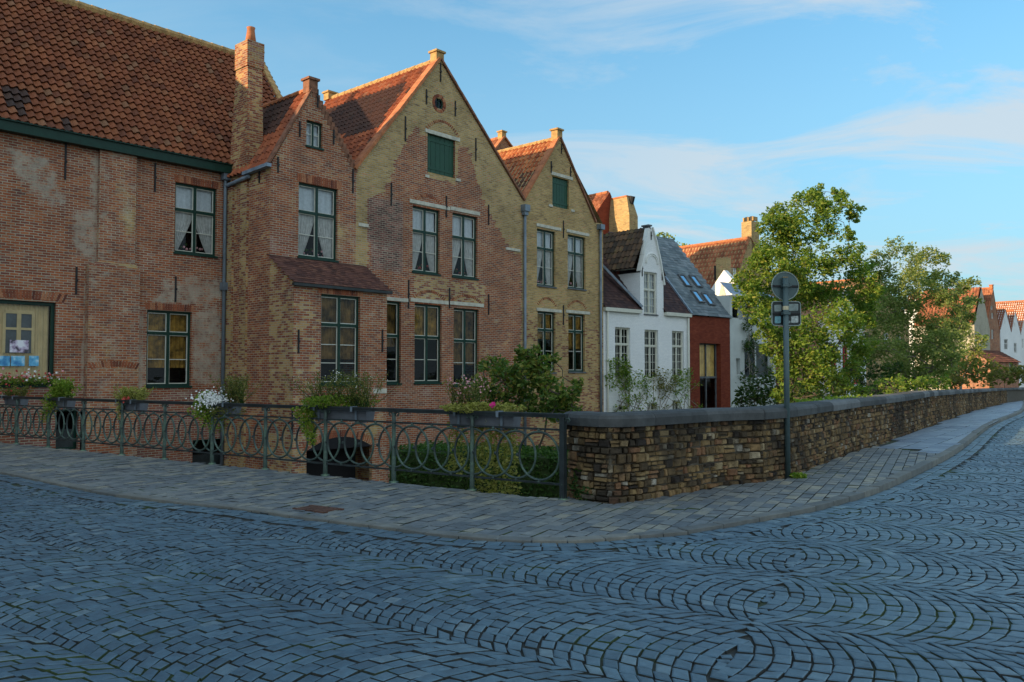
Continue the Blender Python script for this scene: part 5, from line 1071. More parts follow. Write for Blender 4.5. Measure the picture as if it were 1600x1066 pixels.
for cx_, cy_ in ((1069, 440), (1086, 441), (1089, 465), (1105, 469)):
    # hit the roof plane
    A = Vector(FD.w(0, eE, 0.12)); dv = Vector(ray(cx_, cy_)); o_ = Vector((0, 0, EYE)); k_ = (A - o_).dot(sn) / dv.dot(sn); c = o_ + dv * k_ + sn * 0.03
    mb = MB(); hw, hh = 0.27, 0.42
    for a, b, e, f_ in ((-hw, -hw + 0.06, -hh, hh), (hw - 0.06, hw, -hh, hh), (-hw + 0.06, hw - 0.06, -hh, -hh + 0.06), (-hw + 0.06, hw - 0.06, hh - 0.06, hh)):
        q = [c + d3 * x + su * y for x, y in ((a, e), (b, e), (b, f_), (a, f_))]; mb.hexa(q + [v + sn * 0.09 for v in q])
    sk = mb.part('skylight', M['bluestone'], HE); mb = MB(); mb.poly([c + d3 * x + su * y + sn * 0.05 for x, y in ((-hw + .06, -hh + .06), (hw - .06, -hh + .06), (hw - .06, hh - .06), (-hw + .06, hh - .06))]); mb.part('pane', M['skyglass'] if 'skyglass' in M else M['glass'], sk)
bar_ = MB(); bar(bar_, FD.w(tD, eE + 0.05, 0.12), FD.w(tD, hE, -bD - 0.2), 0.1, 0.08); bar_.part('verge', M['lead'], HE)
# ------------------------------------------------------------------ house F: pale modern infill, and the white lit gable behind
HF = thing('grey_house', 'pale grey rendered house with climbing vine and glazed lean-to roof', 'house', FD.w(FD.col(1175), 0))
tF = FD.col(1212); hF = FD.th(1175, 465)[1]; rF = [rect(FD, 1163, 536, 1211 - 3, 592), rect(FD, 1144, 468, 1161, 500), rect(FD, 1150, 560, 1157, 585), rect(FD, 1176, 470, 1203, 497)]
mb = wall(FD, [[(tE + 0.02, BASE), (tF, BASE), (tF, hF), (tE + 0.02, hF)]], rF, None, cell=1, rev=0.25); shell(mb, FD, [(tE + 0.02, BASE), (tF, BASE), (tF, hF), (tE + 0.02, hF)], 6, skip=(0,)); mb.part('wall', M['plaster'], HF)
for r in rF: window(FD, HF, r, tr=0, bars=(), cols=2 if r[2] - r[0] > 1.3 else 1, curtain=None, frame='plaster', sash=None, sill=None, rev=0.25, fw=0.1, mw=0.12)
mb = MB(); mb.poly([FD.w(tE - 0.2, hF + 0.05, 0.2), FD.w(tF + 0.1, hF + 0.05, 0.2), FD.w(tF - 0.6, hF + 0.85, -1.2), FD.w(tE + 0.9, hF + 0.85, -1.2)]); mb.part('glass_roof', M['lead'], HF)
def gableL(px, Y): p = atY(px, 500, Y); f = Fac((p.x, p.y), nA); f.n = Vector((-dA[0], -dA[1])); return f
GL = gableL(1135, 49)
GW = thing('white_gable', 'small bright white gable end lit by the sun above the glazed roof', 'house', GL.w(0, 6))
mb = MB(); pts = [GL.th(1108, 456), GL.th(1118, 480), GL.th(1166, 461), GL.th(1131, 422)]
for d_ in (0, -0.5): mb.poly([GL.w(t, h, d_) for t, h in pts], [(t, h) for t, h in pts])
for i in range(4): a = pts[i]; b = pts[(i + 1) % 4]; mb.poly([GL.w(a[0], a[1], 0), GL.w(b[0], b[1], 0), GL.w(b[0], b[1], -0.5), GL.w(a[0], a[1], -0.5)], [(0, 0), (1, 0), (1, .5), (0, .5)])
mb.part('wall', M['brick_white'], GW)
mb = MB(); a = GL.th(1129, 463); w_ = 0.22; h_ = GL.th(1129, 443)[1] - a[1]
mb.hexa([GL.w(a[0] - w_, a[1], 0.03), GL.w(a[0] + w_, a[1], 0.03), GL.w(a[0] + w_, a[1], 0), GL.w(a[0] - w_, a[1], 0), GL.w(a[0] - 0.03, a[1] + h_, 0.03), GL.w(a[0] + 0.03, a[1] + h_, 0.03), GL.w(a[0] + 0.03, a[1] + h_, 0), GL.w(a[0] - 0.03, a[1] + h_, 0)]); mb.part('niche', M['stone_lintel'], GW)
# ------------------------------------------------------------------ far houses
def fac_at(px, Y, ang=49): p = atY(px, 585, Y); return Fac((p.x, p.y), (math.sin(rad(ang)), math.cos(rad(ang))))
G1 = fac_at(1150, 53)
T_, ap, fl, fr = gable_house('yellow_house', 'yellow brick gable with tall chimney and orange roof half hidden by the tree', 'house', G1, (1146, 448), (1222, 462), (1172, 372), 'brick_yel', 'tile_orange', depth=6.5, tone=lambda t, h: (0.95, 0, 0.1), wins=[(1145, 418, 1152, 432), (1192, 420, 1202, 435)])
mb = MB(); a = G1.th(1174, 345); b = G1.th(1186, 345); brickbox(mb, G1, a[0], b[0], ap[1] - 1.2, a[1], -0.75, 0.0); c_ = mb.part('chimney', M['brick_yel'], T_)
mb = MB()
for dd_ in (-0.55, -0.2): q = G1.th(1180, 345); mb.fbox(G1, q[0] - 0.16, q[0] + 0.16, q[1] + 0.02, q[1] + 0.3, dd_ - 0.1, dd_ + 0.1)
mb.part('flue_cowl', M['iron'], c_); mb = MB()
for dd_ in (-0.72, -0.375, -0.03): q = G1.th(1180, 345); mb.fbox(G1, q[0] - 0.25, q[0] + 0.25, q[1], q[1] + 0.26, dd_ - 0.05, dd_ + 0.05)
mb.part('chimney_cap', M['trim_brick'], c_)
G2 = fac_at(1122, 49.5); mb = MB(); a = G2.th(1134, 402); b = G2.th(1142, 402); CH2 = thing('chimney_stack', 'short yellow chimney in front of the orange roof beside the white gable', 'chimney', G2.w(a[0], 6)); brickbox(mb, G2, a[0], b[0], 4.5, a[1], -0.7, 0.0); mb.part('stack', M['brick_yel'], CH2)
gable_house('brick_house', 'plain brown brick house standing deep behind the large green tree', 'house', fac_at(1214, 55), (1214, 470), (1290, 480), (1250, 425), 'brick_mott', 'tile_orange', depth=6, wins=[(1225, 500, 1238, 530), (1255, 500, 1268, 530)])
HW_, _, _, _ = gable_house('white_house', 'white house with red framed windows glimpsed through the tree', 'house', fac_at(1290, 58), (1290, 500), (1352, 508), (1322, 450), 'brick_white', 'tile_red', depth=6, wins=[(1316, 540, 1326, 600), (1332, 541, 1343, 600), (1298, 540, 1308, 596)], wframe='petal_red')
gable_house('cream_house', 'cream gable with yellow pinnacle behind the thin tree', 'house', fac_at(1345, 64), (1345, 482), (1420, 500), (1374, 434), 'brick_yel', 'tile_brown', depth=7, tone=lambda t, h: (0.95, 0, 0.2), wins=[(1380, 520, 1390, 545), (1400, 522, 1409, 546)], crest_m='trim_brick')
# long orange roof: ridge parallel to the street front
def eave_house(name, label, fc, x0, x1, yeave, ytop, b_, wallm, roofm, wins=(), wframe='white_paint', chim=()):
    t0, h0 = fc.th(x0, yeave); t1 = fc.col(x1); T = thing(name, label, 'house', fc.w((t0 + t1) / 2, 0)); R = [rect(fc, *w) for w in wins]
    fb = fc.off(-b_); hr = fb.th((x0 + x1) / 2, ytop)[1]
    mb = wall(fc, [[(t0, BASE), (t1, BASE), (t1, h0), (t0, h0)]], R, None, cell=1.5); shell(mb, fc, [(t0, BASE), (t1, BASE), (t1, h0), (t0, h0)], 2 * b_, skip=(0, 2))
    for t in (t0, t1): mb.poly([fc.w(t, h0, 0), fc.w(t, hr, -b_), fc.w(t, h0, -2 * b_)], [(0, h0), (b_, hr), (2 * b_, h0)])
    mb.part('wall', M[wallm], T); mb = MB(); A = Vector(fc.w(t0, h0, 0.2)); V_ = Vector(fc.w(t0, hr, -b_)) - A; W_ = t1 - t0
    tiles(mb, A, (fc.d.x, fc.d.y, 0), V_, [(0, 0), (W_, 0), (W_, V_.length), (0, V_.length)], tw=0.3, tl=0.4); mb.poly([fc.w(t0, h0, -2 * b_), fc.w(t1, h0, -2 * b_), fc.w(t1, hr, -b_), fc.w(t0, hr, -b_)]); mb.part('roof', M[roofm], T)
    for r in R: window(fc, T, r, tr=0.4, bars=(), curtain=None, frame=wframe, sash=None, sill=None)
    return T, hr
# the roof slope of this one faces left, towards the low sun
def facL(px, Y): p = atY(px, 585, Y); f = Fac((p.x, p.y), (0.80, -0.60)); f.n = Vector((-0.60, -0.80)); return f
TT, _ = eave_house('cream_house', 'long house with broad orange tiled roof and cream end wall beyond the trees', facL(1425, 92), 1428, 1524, 510, 452, 5.5, 'brick_cream', 'tile_orange', wins=[(1509, 512, 1514, 524)])
FG = dict(cell=2, group='small gabled houses at the far end of the canal')
gable_house('white_house', 'narrow white gable right of the long orange roof', 'house', fac_at(1523, 96, 50), (1523, 478), (1544, 510), (1529, 452), 'brick_white', 'tile_red', depth=8, wins=[(1528, 486, 1532, 500), (1528, 520, 1533, 532), (1532, 560, 1540, 572)], **FG)
gable_house('brick_house', 'tall narrow dark red brick gable between white gables', 'house', fac_at(1544, 97, 50), (1544, 497), (1562, 520), (1551, 450), 'brick_tall', 'tile_orange', depth=8, wins=[(1548, 478, 1552, 484), (1549, 489, 1553, 498), (1549, 515, 1553, 530)], crest_m='terracotta', **FG) if 'brick_tall' in M else gable_house('brick_house', 'tall narrow dark red brick gable between white gables', 'house', fac_at(1544, 97, 50), (1544, 497), (1562, 520), (1551, 450), 'brick_red', 'tile_orange', depth=8, wins=[(1548, 478, 1552, 484), (1549, 489, 1553, 498), (1549, 515, 1553, 530)], crest_m='terracotta', **FG)
gable_house('white_house', 'small white gable with dark window just right of the tall brick gable', 'house', fac_at(1563, 101, 50), (1563, 515), (1580, 519), (1571, 484), 'brick_white', 'tile_red', depth=7, wins=[(1569, 498, 1571, 507), (1569, 530, 1575, 547)], **FG)
gable_house('white_house', 'second small white gable from the tall brick gable with a low window', 'house', fac_at(1580, 104, 50), (1580, 519), (1595, 523), (1586, 486), 'brick_white', 'tile_red', depth=7, wins=[(1584, 504, 1586, 511), (1584, 536, 1589, 552)], **FG)
gable_house('white_house', 'last white gable at the right edge of the picture', 'house', fac_at(1595, 107, 50), (1595, 520), (1625, 526), (1606, 470), 'brick_white', 'tile_orange', depth=7, wins=[(1596.5, 530, 1599, 545)], **FG)
eave_house('rear_house', 'long bright orange roof behind the small white gables', facL(1552, 112), 1552, 1660, 522, 476, 5, 'brick_cream', 'tile_orange')
eave_house('brick_annex', 'low red brick annex with tiled roof in front of the white gables', fac_at(1548, 86, 52), 1548, 1592, 566, 549, 2.0, 'brick_red', 'tile_plum', wins=[(1577, 567, 1583, 576)])
# ------------------------------------------------------------------ houses across the street behind the camera (they keep the bridge in shade)
def block(label, o, ang, L, dep, e, hr, mat, tm):
    f = Fac(o, (math.sin(rad(ang)), math.cos(rad(ang)))); T = thing('street_house', label, 'house', f.w(L / 2, 0))
    R = [(1.2 + i * 2.6, z_, 2.2 + i * 2.6, z_ + 1.7) for i in range(int((L - 2) / 2.6)) for z_ in (1.0, 4.4)]
    mb = wall(f, [[(0, -0.05), (L, -0.05), (L, e), (0, e)]], R, None, cell=2); shell(mb, f, [(0, -0.05), (L, -0.05), (L, e), (0, e)], dep, skip=(0, 2))
    for t in (0, L): mb.poly([f.w(t, e, 0), f.w(t, hr, -dep / 2), f.w(t, e, -dep)], [(0, 0), (3, 3), (6, 0)])
    mb.part('wall', M[mat], T); mb = MB(); mb.poly([f.w(0, e, 0.2), f.w(L, e, 0.2), f.w(L, hr, -dep / 2), f.w(0, hr, -dep / 2)]); mb.poly([f.w(0, e, -dep - .2), f.w(L, e, -dep - .2), f.w(L, hr, -dep / 2), f.w(0, hr, -dep / 2)]); mb.part('roof', M[tm], T)
    for r in R: window(f, T, r, tr=0.4, bars=(), curtain=None, sill=None)
# facing +n = (d.y,-d.x)
block('tall red brick house across the street, left of the bridge', (-21, -30), 8, 17, 9, 7.5, 12.5, 'brick_red', 'tile_red')
block('tall yellow brick house across the street beside the red brick house', (-18.6, -13), 8, 14, 9, 8.0, 13, 'brick_yel', 'tile_red')
block('white house across the street, at the far left end of the bridge', (-16.6, 1.3), -50, 9, 8, 7.0, 12, 'brick_white', 'tile_red')
block('tall brick house closing the far left end of the street', (-40, -6), 25, 24, 8, 9.5, 14, 'brick_red', 'tile_red')
# ------------------------------------------------------------------ foliage kit
def leaves(mb, c, r, n, size, m=0, flat=0.75, shellp=0.35, asp=0.55):
    c = np.array(c); d = np.random.normal(size=(n, 3)); d /= np.linalg.norm(d, axis=1, keepdims=True) + 1e-9
    rad_ = np.random.uniform(0, 1, n) ** shellp; P = c + d * rad_[:, None] * np.array(r if isinstance(r, (tuple, list)) else (r, r, r * flat))
    a = np.random.normal(size=(n, 3)); a[:, 2] *= 0.6; a /= np.linalg.norm(a, axis=1, keepdims=True); b = np.cross(a, np.random.normal(size=(n, 3))); b /= np.linalg.norm(b, axis=1, keepdims=True) + 1e-9
    sz = size * np.random.uniform(0.6, 1.3, n)[:, None]; up = np.cross(a, b) * sz * 0.12
    V = np.stack([P - a * sz * 0.5, P + b * sz * asp * 0.5 + up, P + a * sz * 0.5, P - b * sz * asp * 0.5 + up], axis=1).reshape(-1, 3)
    base = len(mb.v); mb.v += V.tolist(); idx = (np.arange(n)[:, None] * 4 + base + np.arange(4)).tolist(); mb.f += [tuple(i) for i in idx]; mb.m += [m] * n; mb.uv += [(0, 0)] * (4 * n); mb.c += [(0, 0, 0, 1)] * (4 * n)
def branch(mb, p, q, r0, r1, wob=0.12, n=5):
    p = Vector(p); q = Vector(q); L = (q - p).length; pts = [p.lerp(q, i / n) + (Vector((random.gauss(0, 1), random.gauss(0, 1), random.gauss(0, .6))) * wob * L * 0.3 if 0 < i < n else Vector((0, 0, 0))) for i in range(n + 1)]
    mb.tube(pts, [r0 + (r1 - r0) * i / n for i in range(n + 1)], 6); return pts
def tree(name, label, cat, base, lobes, Y, leaf, bark, lsize, dens=1.0, trunk_r=0.16, depth=1.0, fork=0.35, group=None, sub=9):
    """lobes: (px, py, radius px) seen in the photo; each becomes a clump of the crown at depth about Y"""
    T = thing(name, label, cat, base, group); tb = Vector(base); C = []
    for (px, py, rp_) in lobes: Yc = Y + random.uniform(-1, 1) * depth; C.append((atY(px, py, Yc), rp_ * Yc / F))
    ctr = sum((c for c, r in C), Vector()) / len(C); top = max(c.z for c, r in C); fk = Vector((tb.x * 0.6 + ctr.x * 0.4, tb.y * 0.5 + ctr.y * 0.5, tb.z + (top - tb.z) * fork)); w = MB(); f = MB()
    pts = branch(w, tb, fk, trunk_r, trunk_r * 0.7, 0.05); C2 = sorted(C, key=lambda c: (c[0] - fk).length); nodes = [(fk, trunk_r * 0.6)]
    for c, r in C2:
        nf_ = min(1.6, max(0.12, (r * F / Y / 26) ** 1.5))
        nd = min(nodes, key=lambda n_: (n_[0] - c).length + 0.6 * max(0, n_[0].z - c.z)); rr = max(0.012, nd[1] * 0.62); branch(w, nd[0], c, nd[1] * 0.8, rr * 0.7, 0.3, 5); nodes.append((c, rr))
        for k in range(sub):
            dv = Vector((random.gauss(0, 1), random.gauss(0, 1), random.gauss(0.1, 0.8))).normalized() * r * random.uniform(0.5, 1.15); e = c + dv; branch(w, c, e, rr * 0.5, 0.006, 0.25, 3)
            leaves(f, e, (r * 0.5, r * 0.5, r * 0.42), max(2, int(17 * dens * nf_)), lsize, shellp=0.6)
        leaves(f, c, (r * 1.05, r * 1.05, r * 0.95), max(4, int(60 * dens * nf_)), lsize, shellp=0.5)
    w.part('trunk', M[bark], T, smooth=True); f.part('crown', M[leaf], T); return T
# big green tree behind the parapet
L1 = [(1262, 318, 26), (1300, 325, 24), (1335, 330, 14), (1225, 335, 22), (1200, 350, 18), (1245, 355, 30), (1285, 362, 26), (1205, 390, 26), (1240, 395, 32), (1180, 420, 22), (1165, 445, 20), (1215, 430, 32), (1260, 425, 34), (1300, 410, 24), (1335, 400, 22), (1325, 365, 12), (1345, 430, 24), (1300, 455, 34), (1250, 470, 36), (1200, 475, 28), (1170, 480, 20), (1340, 475, 26), (1290, 505, 34), (1240, 520, 34), (1325, 515, 24), (1200, 520, 18), (1262, 560, 34), (1300, 550, 28), (1228, 570, 26), (1345, 545, 20), (1280, 590, 30), (1240, 605, 26), (1310, 600, 18), (1190, 500, 14), (1362, 455, 16), (1310, 305, 12), (1275, 300, 12), (1330, 580, 22), (1350, 500, 18), (1320, 610, 18), (1215, 545, 20), (1175, 455, 16), (1190, 400, 16), (1220, 370, 20)]
bx = atY(1262, 640, 27)
tree('tree', 'large leafy green tree behind the signpost and the parapet wall', 'tree', (bx.x, 27, -2.0), L1, 27, 'leaf_mid', 'bark', 0.115, 4.6, 0.17, 1.3)
L2_ = [(1395, 395, 20), (1420, 410, 22), (1450, 405, 18), (1370, 415, 18), (1385, 440, 24), (1430, 440, 24), (1465, 430, 18), (1475, 405, 10), (1400, 475, 26), (1440, 475, 24), (1470, 465, 18), (1500, 450, 16), (1520, 440, 10), (1375, 505, 22), (1410, 515, 26), (1450, 510, 24), (1485, 495, 20), (1505, 480, 14), (1480, 530, 22), (1455, 575, 24), (1355, 430, 16), (1375, 465, 20), (1400, 500, 20), (1355, 520, 16), (1420, 470, 20), (1485, 565, 20), (1435, 585, 22), (1510, 500, 12), (1390, 550, 24), (1430, 555, 26), (1465, 545, 22), (1490, 530, 16), (1360, 480, 16), (1405, 580, 22)]
bx = atY(1425, 620, 38)
tree('tree', 'thin pale green tree with open airy crown right of the large leafy tree', 'tree', (bx.x, 38, -2.0), L2_ + [(1370, 545, 22), (1345, 560, 18), (1415, 545, 22), (1445, 530, 22), (1470, 510, 20), (1500, 515, 16), (1430, 430, 20), (1405, 455, 20), (1455, 455, 20), (1485, 465, 16), (1520, 470, 12), (1490, 440, 12)], 38, 'leaf_light', 'twig', 0.13, 4.4, 0.14, 1.6)
bx = atY(1500, 620, 55)
tree('tree', 'small pale tree in front of the long orange roof', 'tree', (bx.x, 55, -2.5), [(1480, 520, 16), (1500, 500, 12), (1515, 525, 14), (1490, 545, 18), (1520, 548, 14), (1535, 530, 10), (1515, 470, 9), (1500, 455, 8), (1470, 545, 16)], 55, 'leaf_light', 'twig', 0.2, 3.0, 0.12, 1.5)
bx = atY(1060, 480, 62)
tree('tree', 'distant green tree rising behind the slate roof', 'tree', (bx.x, 62, 0), [(1040, 372, 12), (1052, 385, 14), (1068, 392, 14), (1080, 400, 12), (1086, 415, 12), (1070, 410, 14), (1092, 402, 6), (1034, 366, 6)], 62, 'leaf_light', 'bark', 0.3, 0.7, 0.16, 1.5)
SH = dict(group='bushes in the gardens behind the parapet wall')
def bush(label, lobes, Y, leaf, ls, dens=1.0, zb=-2.0, name='bush', cat='bush', group=SH['group']):
    cx = sum(l[0] for l in lobes) / len(lobes); b = atY(cx, 600, Y); tree(name, label, cat, (b.x, Y, zb), lobes, Y, leaf, 'bark', ls, dens, 0.06, 0.7, fork=0.3, group=group)
bush('dark green bush below the grey house, left of the signpost', [(1165, 610, 20), (1190, 600, 22), (1215, 590, 20), (1180, 625, 18), (1205, 620, 22), (1155, 630, 14), (1222, 615, 18)], 30, 'leaf_dark', 0.16, 1.1)
bush('dense dark bush between the large tree and the thin pale tree', [(1345, 595, 20), (1370, 580, 20), (1360, 605, 20), (1385, 600, 20), (1335, 580, 14), (1395, 575, 14)], 33, 'leaf_dark', 0.17, 1.1)
bush('mid green bush under the thin pale tree', [(1410, 590, 22), (1435, 585, 22), (1460, 590, 20), (1425, 605, 18), (1450, 605, 18)], 40, 'leaf_mid', 0.2, 1.0)
bush('olive bush right of the thin tree, under the orange roof', [(1545, 572, 14), (1560, 580, 14), (1525, 555, 10), (1480, 590, 18), (1500, 583, 18), (1520, 585, 16), (1495, 600, 16), (1535, 590, 14), (1515, 570, 12)], 50, 'leaf_olive', 0.25, 1.1)
bush('tall mid green bush screening the cream end wall', [(1440, 545, 18), (1460, 560, 20), (1480, 550, 18), (1500, 560, 18), (1470, 580, 20), (1495, 580, 18), (1515, 575, 16), (1445, 585, 18), (1530, 565, 10)], 58, 'leaf_mid', 0.28, 1.3)
bush('long low green bush showing above the coping between the two trees', [(1345, 612, 16), (1370, 610, 16), (1395, 606, 16), (1420, 602, 16), (1445, 600, 16), (1470, 598, 14)], 30, 'leaf_mid', 0.14, 1.6)
bush('olive bush at the far right below the red annex', [(1560, 578, 12), (1575, 582, 12), (1590, 578, 10), (1555, 588, 12), (1570, 592, 12), (1585, 588, 12), (1598, 592, 12), (1545, 594, 12)], 62, 'leaf_olive', 0.3, 1.1)
bush('dark bush at the right edge beyond the end of the parapet', [(1585, 578, 9), (1597, 582, 10), (1612, 580, 12)], 75, 'leaf_dark', 0.35, 1.0)
bush('low leafy bush directly behind the signpost pole', [(1250, 615, 16), (1275, 618, 16), (1232, 622, 14), (1300, 612, 14)], 25, 'leaf_dark', 0.15, 1.0)
# shrub behind the railing end
b = atY(856, 700, 14.6)
tree('shrub', 'dark green leafy shrub behind the end of the railing', 'shrub', (b.x, 14.6, -2.2), [(775, 575, 22), (790, 600, 28), (765, 615, 22), (825, 570, 20), (815, 590, 26), (845, 590, 24), (840, 565, 18), (820, 555, 12), (860, 610, 28), (885, 618, 20), (870, 635, 24), (830, 620, 28), (800, 635, 24), (855, 645, 22), (900, 610, 8), (750, 600, 12), (812, 548, 8), (835, 545, 8), (862, 560, 10), (900, 600, 10), (755, 570, 10), (885, 640, 18), (905, 645, 8)], 14.6, 'leaf_shrub' if 'leaf_shrub' in M else 'leaf_dark', 'bark', 0.105, 1.35, 0.05, 0.5, fork=0.5)
M['leaf_hedge'] = leafmat('leaf_hedge', [(0.0, (0.02, 0.06, 0.015)), (0.5, (0.045, 0.11, 0.02)), (1.0, (0.09, 0.16, 0.03))])
# garden hedge seen through the railing
def boxleaves(mb, x0, x1, y0, y1, z0, z1, n, s):
    P = np.random.uniform((x0, y0, z0), (x1, y1, z1), (n, 3))
    for p in P[:0]: pass
    f = np.random.randint(0, 3, n); P[f == 0, 2] = z1; P[f == 1, 1] = y0; P[f == 2, 0] = x0
    for p in P: leaves(mb, p, 0.03, 1, s)
HG = thing('hedge', 'clipped low green hedge in the garden below the railing', 'hedge', (-0.3, 15.5, -2.3)); mb = MB()
mb.hexa([(-2.1, 14.6, -2.3), (1.6, 13.0, -2.3), (2.2, 14.2, -2.3), (-1.5, 15.8, -2.3), (-2.1, 14.6, 0.28), (1.6, 13.0, 0.28), (2.2, 14.2, 0.28), (-1.5, 15.8, 0.28)]); mb.part('hedge_core', M['grass'], HG); mb = MB()
for _ in range(9000):
    a = random.random(); c = random.choice((0, 1, 1)); d_ = Vector((3.7, -1.6)); p = Vector((-2.1, 14.6)) + d_ * a
    if c: z = random.uniform(-2.2, 0.3); q = p + Vector((-0.03, -0.05)) * random.random()
    else: z = 0.3 + random.uniform(-.03, .06); q = p + Vector((0.6, 1.2)) * random.random()
    leaves(mb, (q.x, q.y, z), 0.03, 1, 0.075)
mb.part('foliage', M['leaf_hedge'], HG)
mb = MB(); mb.poly([(-5, 13, -2.3), (3, 11.5, -2.3), (30, 26, -2.3), (45, 75, -2.3), (20, 60, -2.3), (-3, 24, -2.3)]); mb.solo('garden', None, None, M['grass'], (0, 0, 0), kind='structure')
mb = MB(); q = [(-5, 13), (3, 11.5), (30, 26), (45, 75), (20, 60), (-3, 24)]
for i in range(6): a = q[i]; b_ = q[(i + 1) % 6]; mb.poly([(a[0], a[1], -3.4), (b_[0], b_[1], -3.4), (b_[0], b_[1], -2.3), (a[0], a[1], -2.3)], [(0, 0), (5, 0), (5, 1), (0, 1)])
mb.solo('garden_bank', None, None, M['earth'], (0, 0, 0), kind='structure')
# yellow green ground cover spilling over the coping
mb = MB()
for px, py, r in ((1270, 629, .16), (1285, 626, .2), (1300, 624, .22), (1320, 621, .25), (1335, 618, .25), (1350, 618, .25), (1365, 618, .2), (1310, 627, .2), (1340, 623, .2), (1262, 631, .12)):
    Yc = np.interp(px, [1260, 1370], [14.4, 18.3]); c = atY(px, py, Yc + 0.35); leaves(mb, (c.x - 0.1, c.y + 0.15, 1.08), (r * 1.3, r, 0.09), 90, 0.07)
mb.solo('creeping_plant', 'bright yellow green creeper spilling over the far side of the coping', 'plant', M['leaf_bright'], (6.5, 16.4, 1.0))
mb = MB(); gp2 = Vector(ground(1247, 753)); leaves(mb, (gp2.x, gp2.y, 0.08), (0.13, 0.1, 0.06), 160, 0.06); mb.solo('weed', 'tuft of weeds at the foot of the signpost', 'plant', M['leaf_bright'], (gp2.x, gp2.y, 0))
mb = MB(); leaves(mb, (0.95, 10.75, 0.1), (0.2, 0.15, 0.12), 220, 0.06); leaves(mb, (0.85, 10.9, 0.22), (0.12, 0.12, 0.2), 120, 0.06); mb.solo('weed', 'ivy weeds in the corner between railing post and parapet wall', 'plant', M['leaf_dark'], (0.9, 10.7, 0))
# ------------------------------------------------------------------ climbing roses on the white house, vine on the grey house
def climber(label, fc, x0, x1, ytop, dens, leaf, n=2, name='climbing_rose', group=None, d=0.15, ls=0.12):
    T = thing(name, label, 'climbing plant', fc.w(fc.col((x0 + x1) / 2), -2.3, 0.2), group); w = MB(); f = MB(); t0, t1 = fc.col(x0), fc.col(x1); ht = fc.th((x0 + x1) / 2, ytop)[1]; tm = (t0 + t1) / 2
    for k in range(n):
        p = fc.w(tm + random.uniform(-.1, .1), -2.3, d)
        for j in range(4):
            q = fc.w(random.uniform(t0, t1), ht * random.uniform(0.5, 1.0), d); pts = branch(w, p, q, 0.03, 0.008, 0.35, 6)
            for u in pts[2:]: leaves(f, u, (0.22, 0.16, 0.22), int(dens * random.uniform(0.4, 1.4)), ls)
    for _ in range(int(8 * n)): leaves(f, fc.w(random.uniform(t0, t1), random.uniform(ht * 0.45, ht), d), (0.2, 0.14, 0.28), int(dens * 0.8), ls)
    w.part('stems', M['twig'], T); f.part('foliage', M[leaf], T); return T
CG = 'climbing roses against the white house'
climber('tall climbing rose at the left corner of the white house', FD, 948, 982, 562, 26, 'leaf_mid', 3, group=CG)
climber('thin climbing rose between first and middle window of the white house', FD, 980, 1012, 588, 14, 'leaf_mid', 2, group=CG)
climber('climbing rose with orange tints right of the middle window of the white house', FD, 1020, 1048, 580, 18, 'leaf_olive', 2, group=CG)
climber('climbing rose beside the white house drainpipe next to the red house', FD, 1050, 1076, 580, 18, 'leaf_mid', 2, group=CG)
climber('green vine climbing the full height of the grey house', FD, 1158, 1176, 455, 30, 'leaf_dark', 3, name='vine', d=0.2)
# ------------------------------------------------------------------ flower boxes on the railing
def upx(px): t, h = FR.th(px, 620); return t
BX = [(-6, 36, 'mix'), (50, 125, 'green'), (168, 226, 'yellow'), (296, 382, 'white'), (470, 580, 'big'), (685, 812, 'ivy')]
PG = 'flower boxes hanging on the bridge railing'
LB = {'mix': 'grey flower box at the far left end of the railing', 'green': 'grey flower box with trailing green plant, second from the left end', 'yellow': 'grey flower box with small yellow plant, third from the left end', 'white': 'grey flower box under the white blossoms', 'big': 'grey flower box with tall airy plant, in front of the bay window', 'ivy': 'grey flower box carrying the long hanging ivy by the right end'}
PL = {'mix': 'red and green bedding plants at the far left end of the railing', 'green': 'bushy green plant trailing over the railing with pink flowers', 'yellow': 'small yellow green plant with one red bloom', 'white': 'cushion of white blossoms with trailing green', 'big': 'tall airy plant with tiny white flowers and bright trailing green', 'ivy': 'yellow green ivy hanging far below the railing with a magenta bloom'}
def blobs(mb, c, r, n, s, m=0):
    for _ in range(n):
        p = Vector(c) + Vector((random.gauss(0, 1) * r[0], random.gauss(0, 1) * r[1], random.gauss(0, 1) * r[2]))
        ax = Vector((random.gauss(0, .5), -1 + random.gauss(0, .4), random.gauss(0.3, .5))).normalized(); x = ax.cross(Vector((0, 0, 1))).normalized(); y = ax.cross(x)
        mb.poly([p + (x * math.cos(a) + y * math.sin(a)) * s * (1 if k % 2 else 0.55) for k, a in enumerate(np.linspace(0, 2 * math.pi, 11)[:-1])], m=m)
def stalks(w, f, c0, c1, h, n, leafn, ls, spread=0.12):
    for _ in range(n):
        a = Vector(c0).lerp(Vector(c1), random.random()); tip = a + Vector((random.gauss(0, spread), random.gauss(0, spread), h * random.uniform(0.6, 1.05))); w.tube([a, a.lerp(tip, .5) + Vector((random.gauss(0, .02), 0, 0)), tip], [0.004, 0.003, 0.002], 4)
        for q in (0.35, 0.6, 0.8, 1.0): leaves(f, a.lerp(tip, q), (0.05, 0.05, 0.05), leafn, ls)
        yield tip
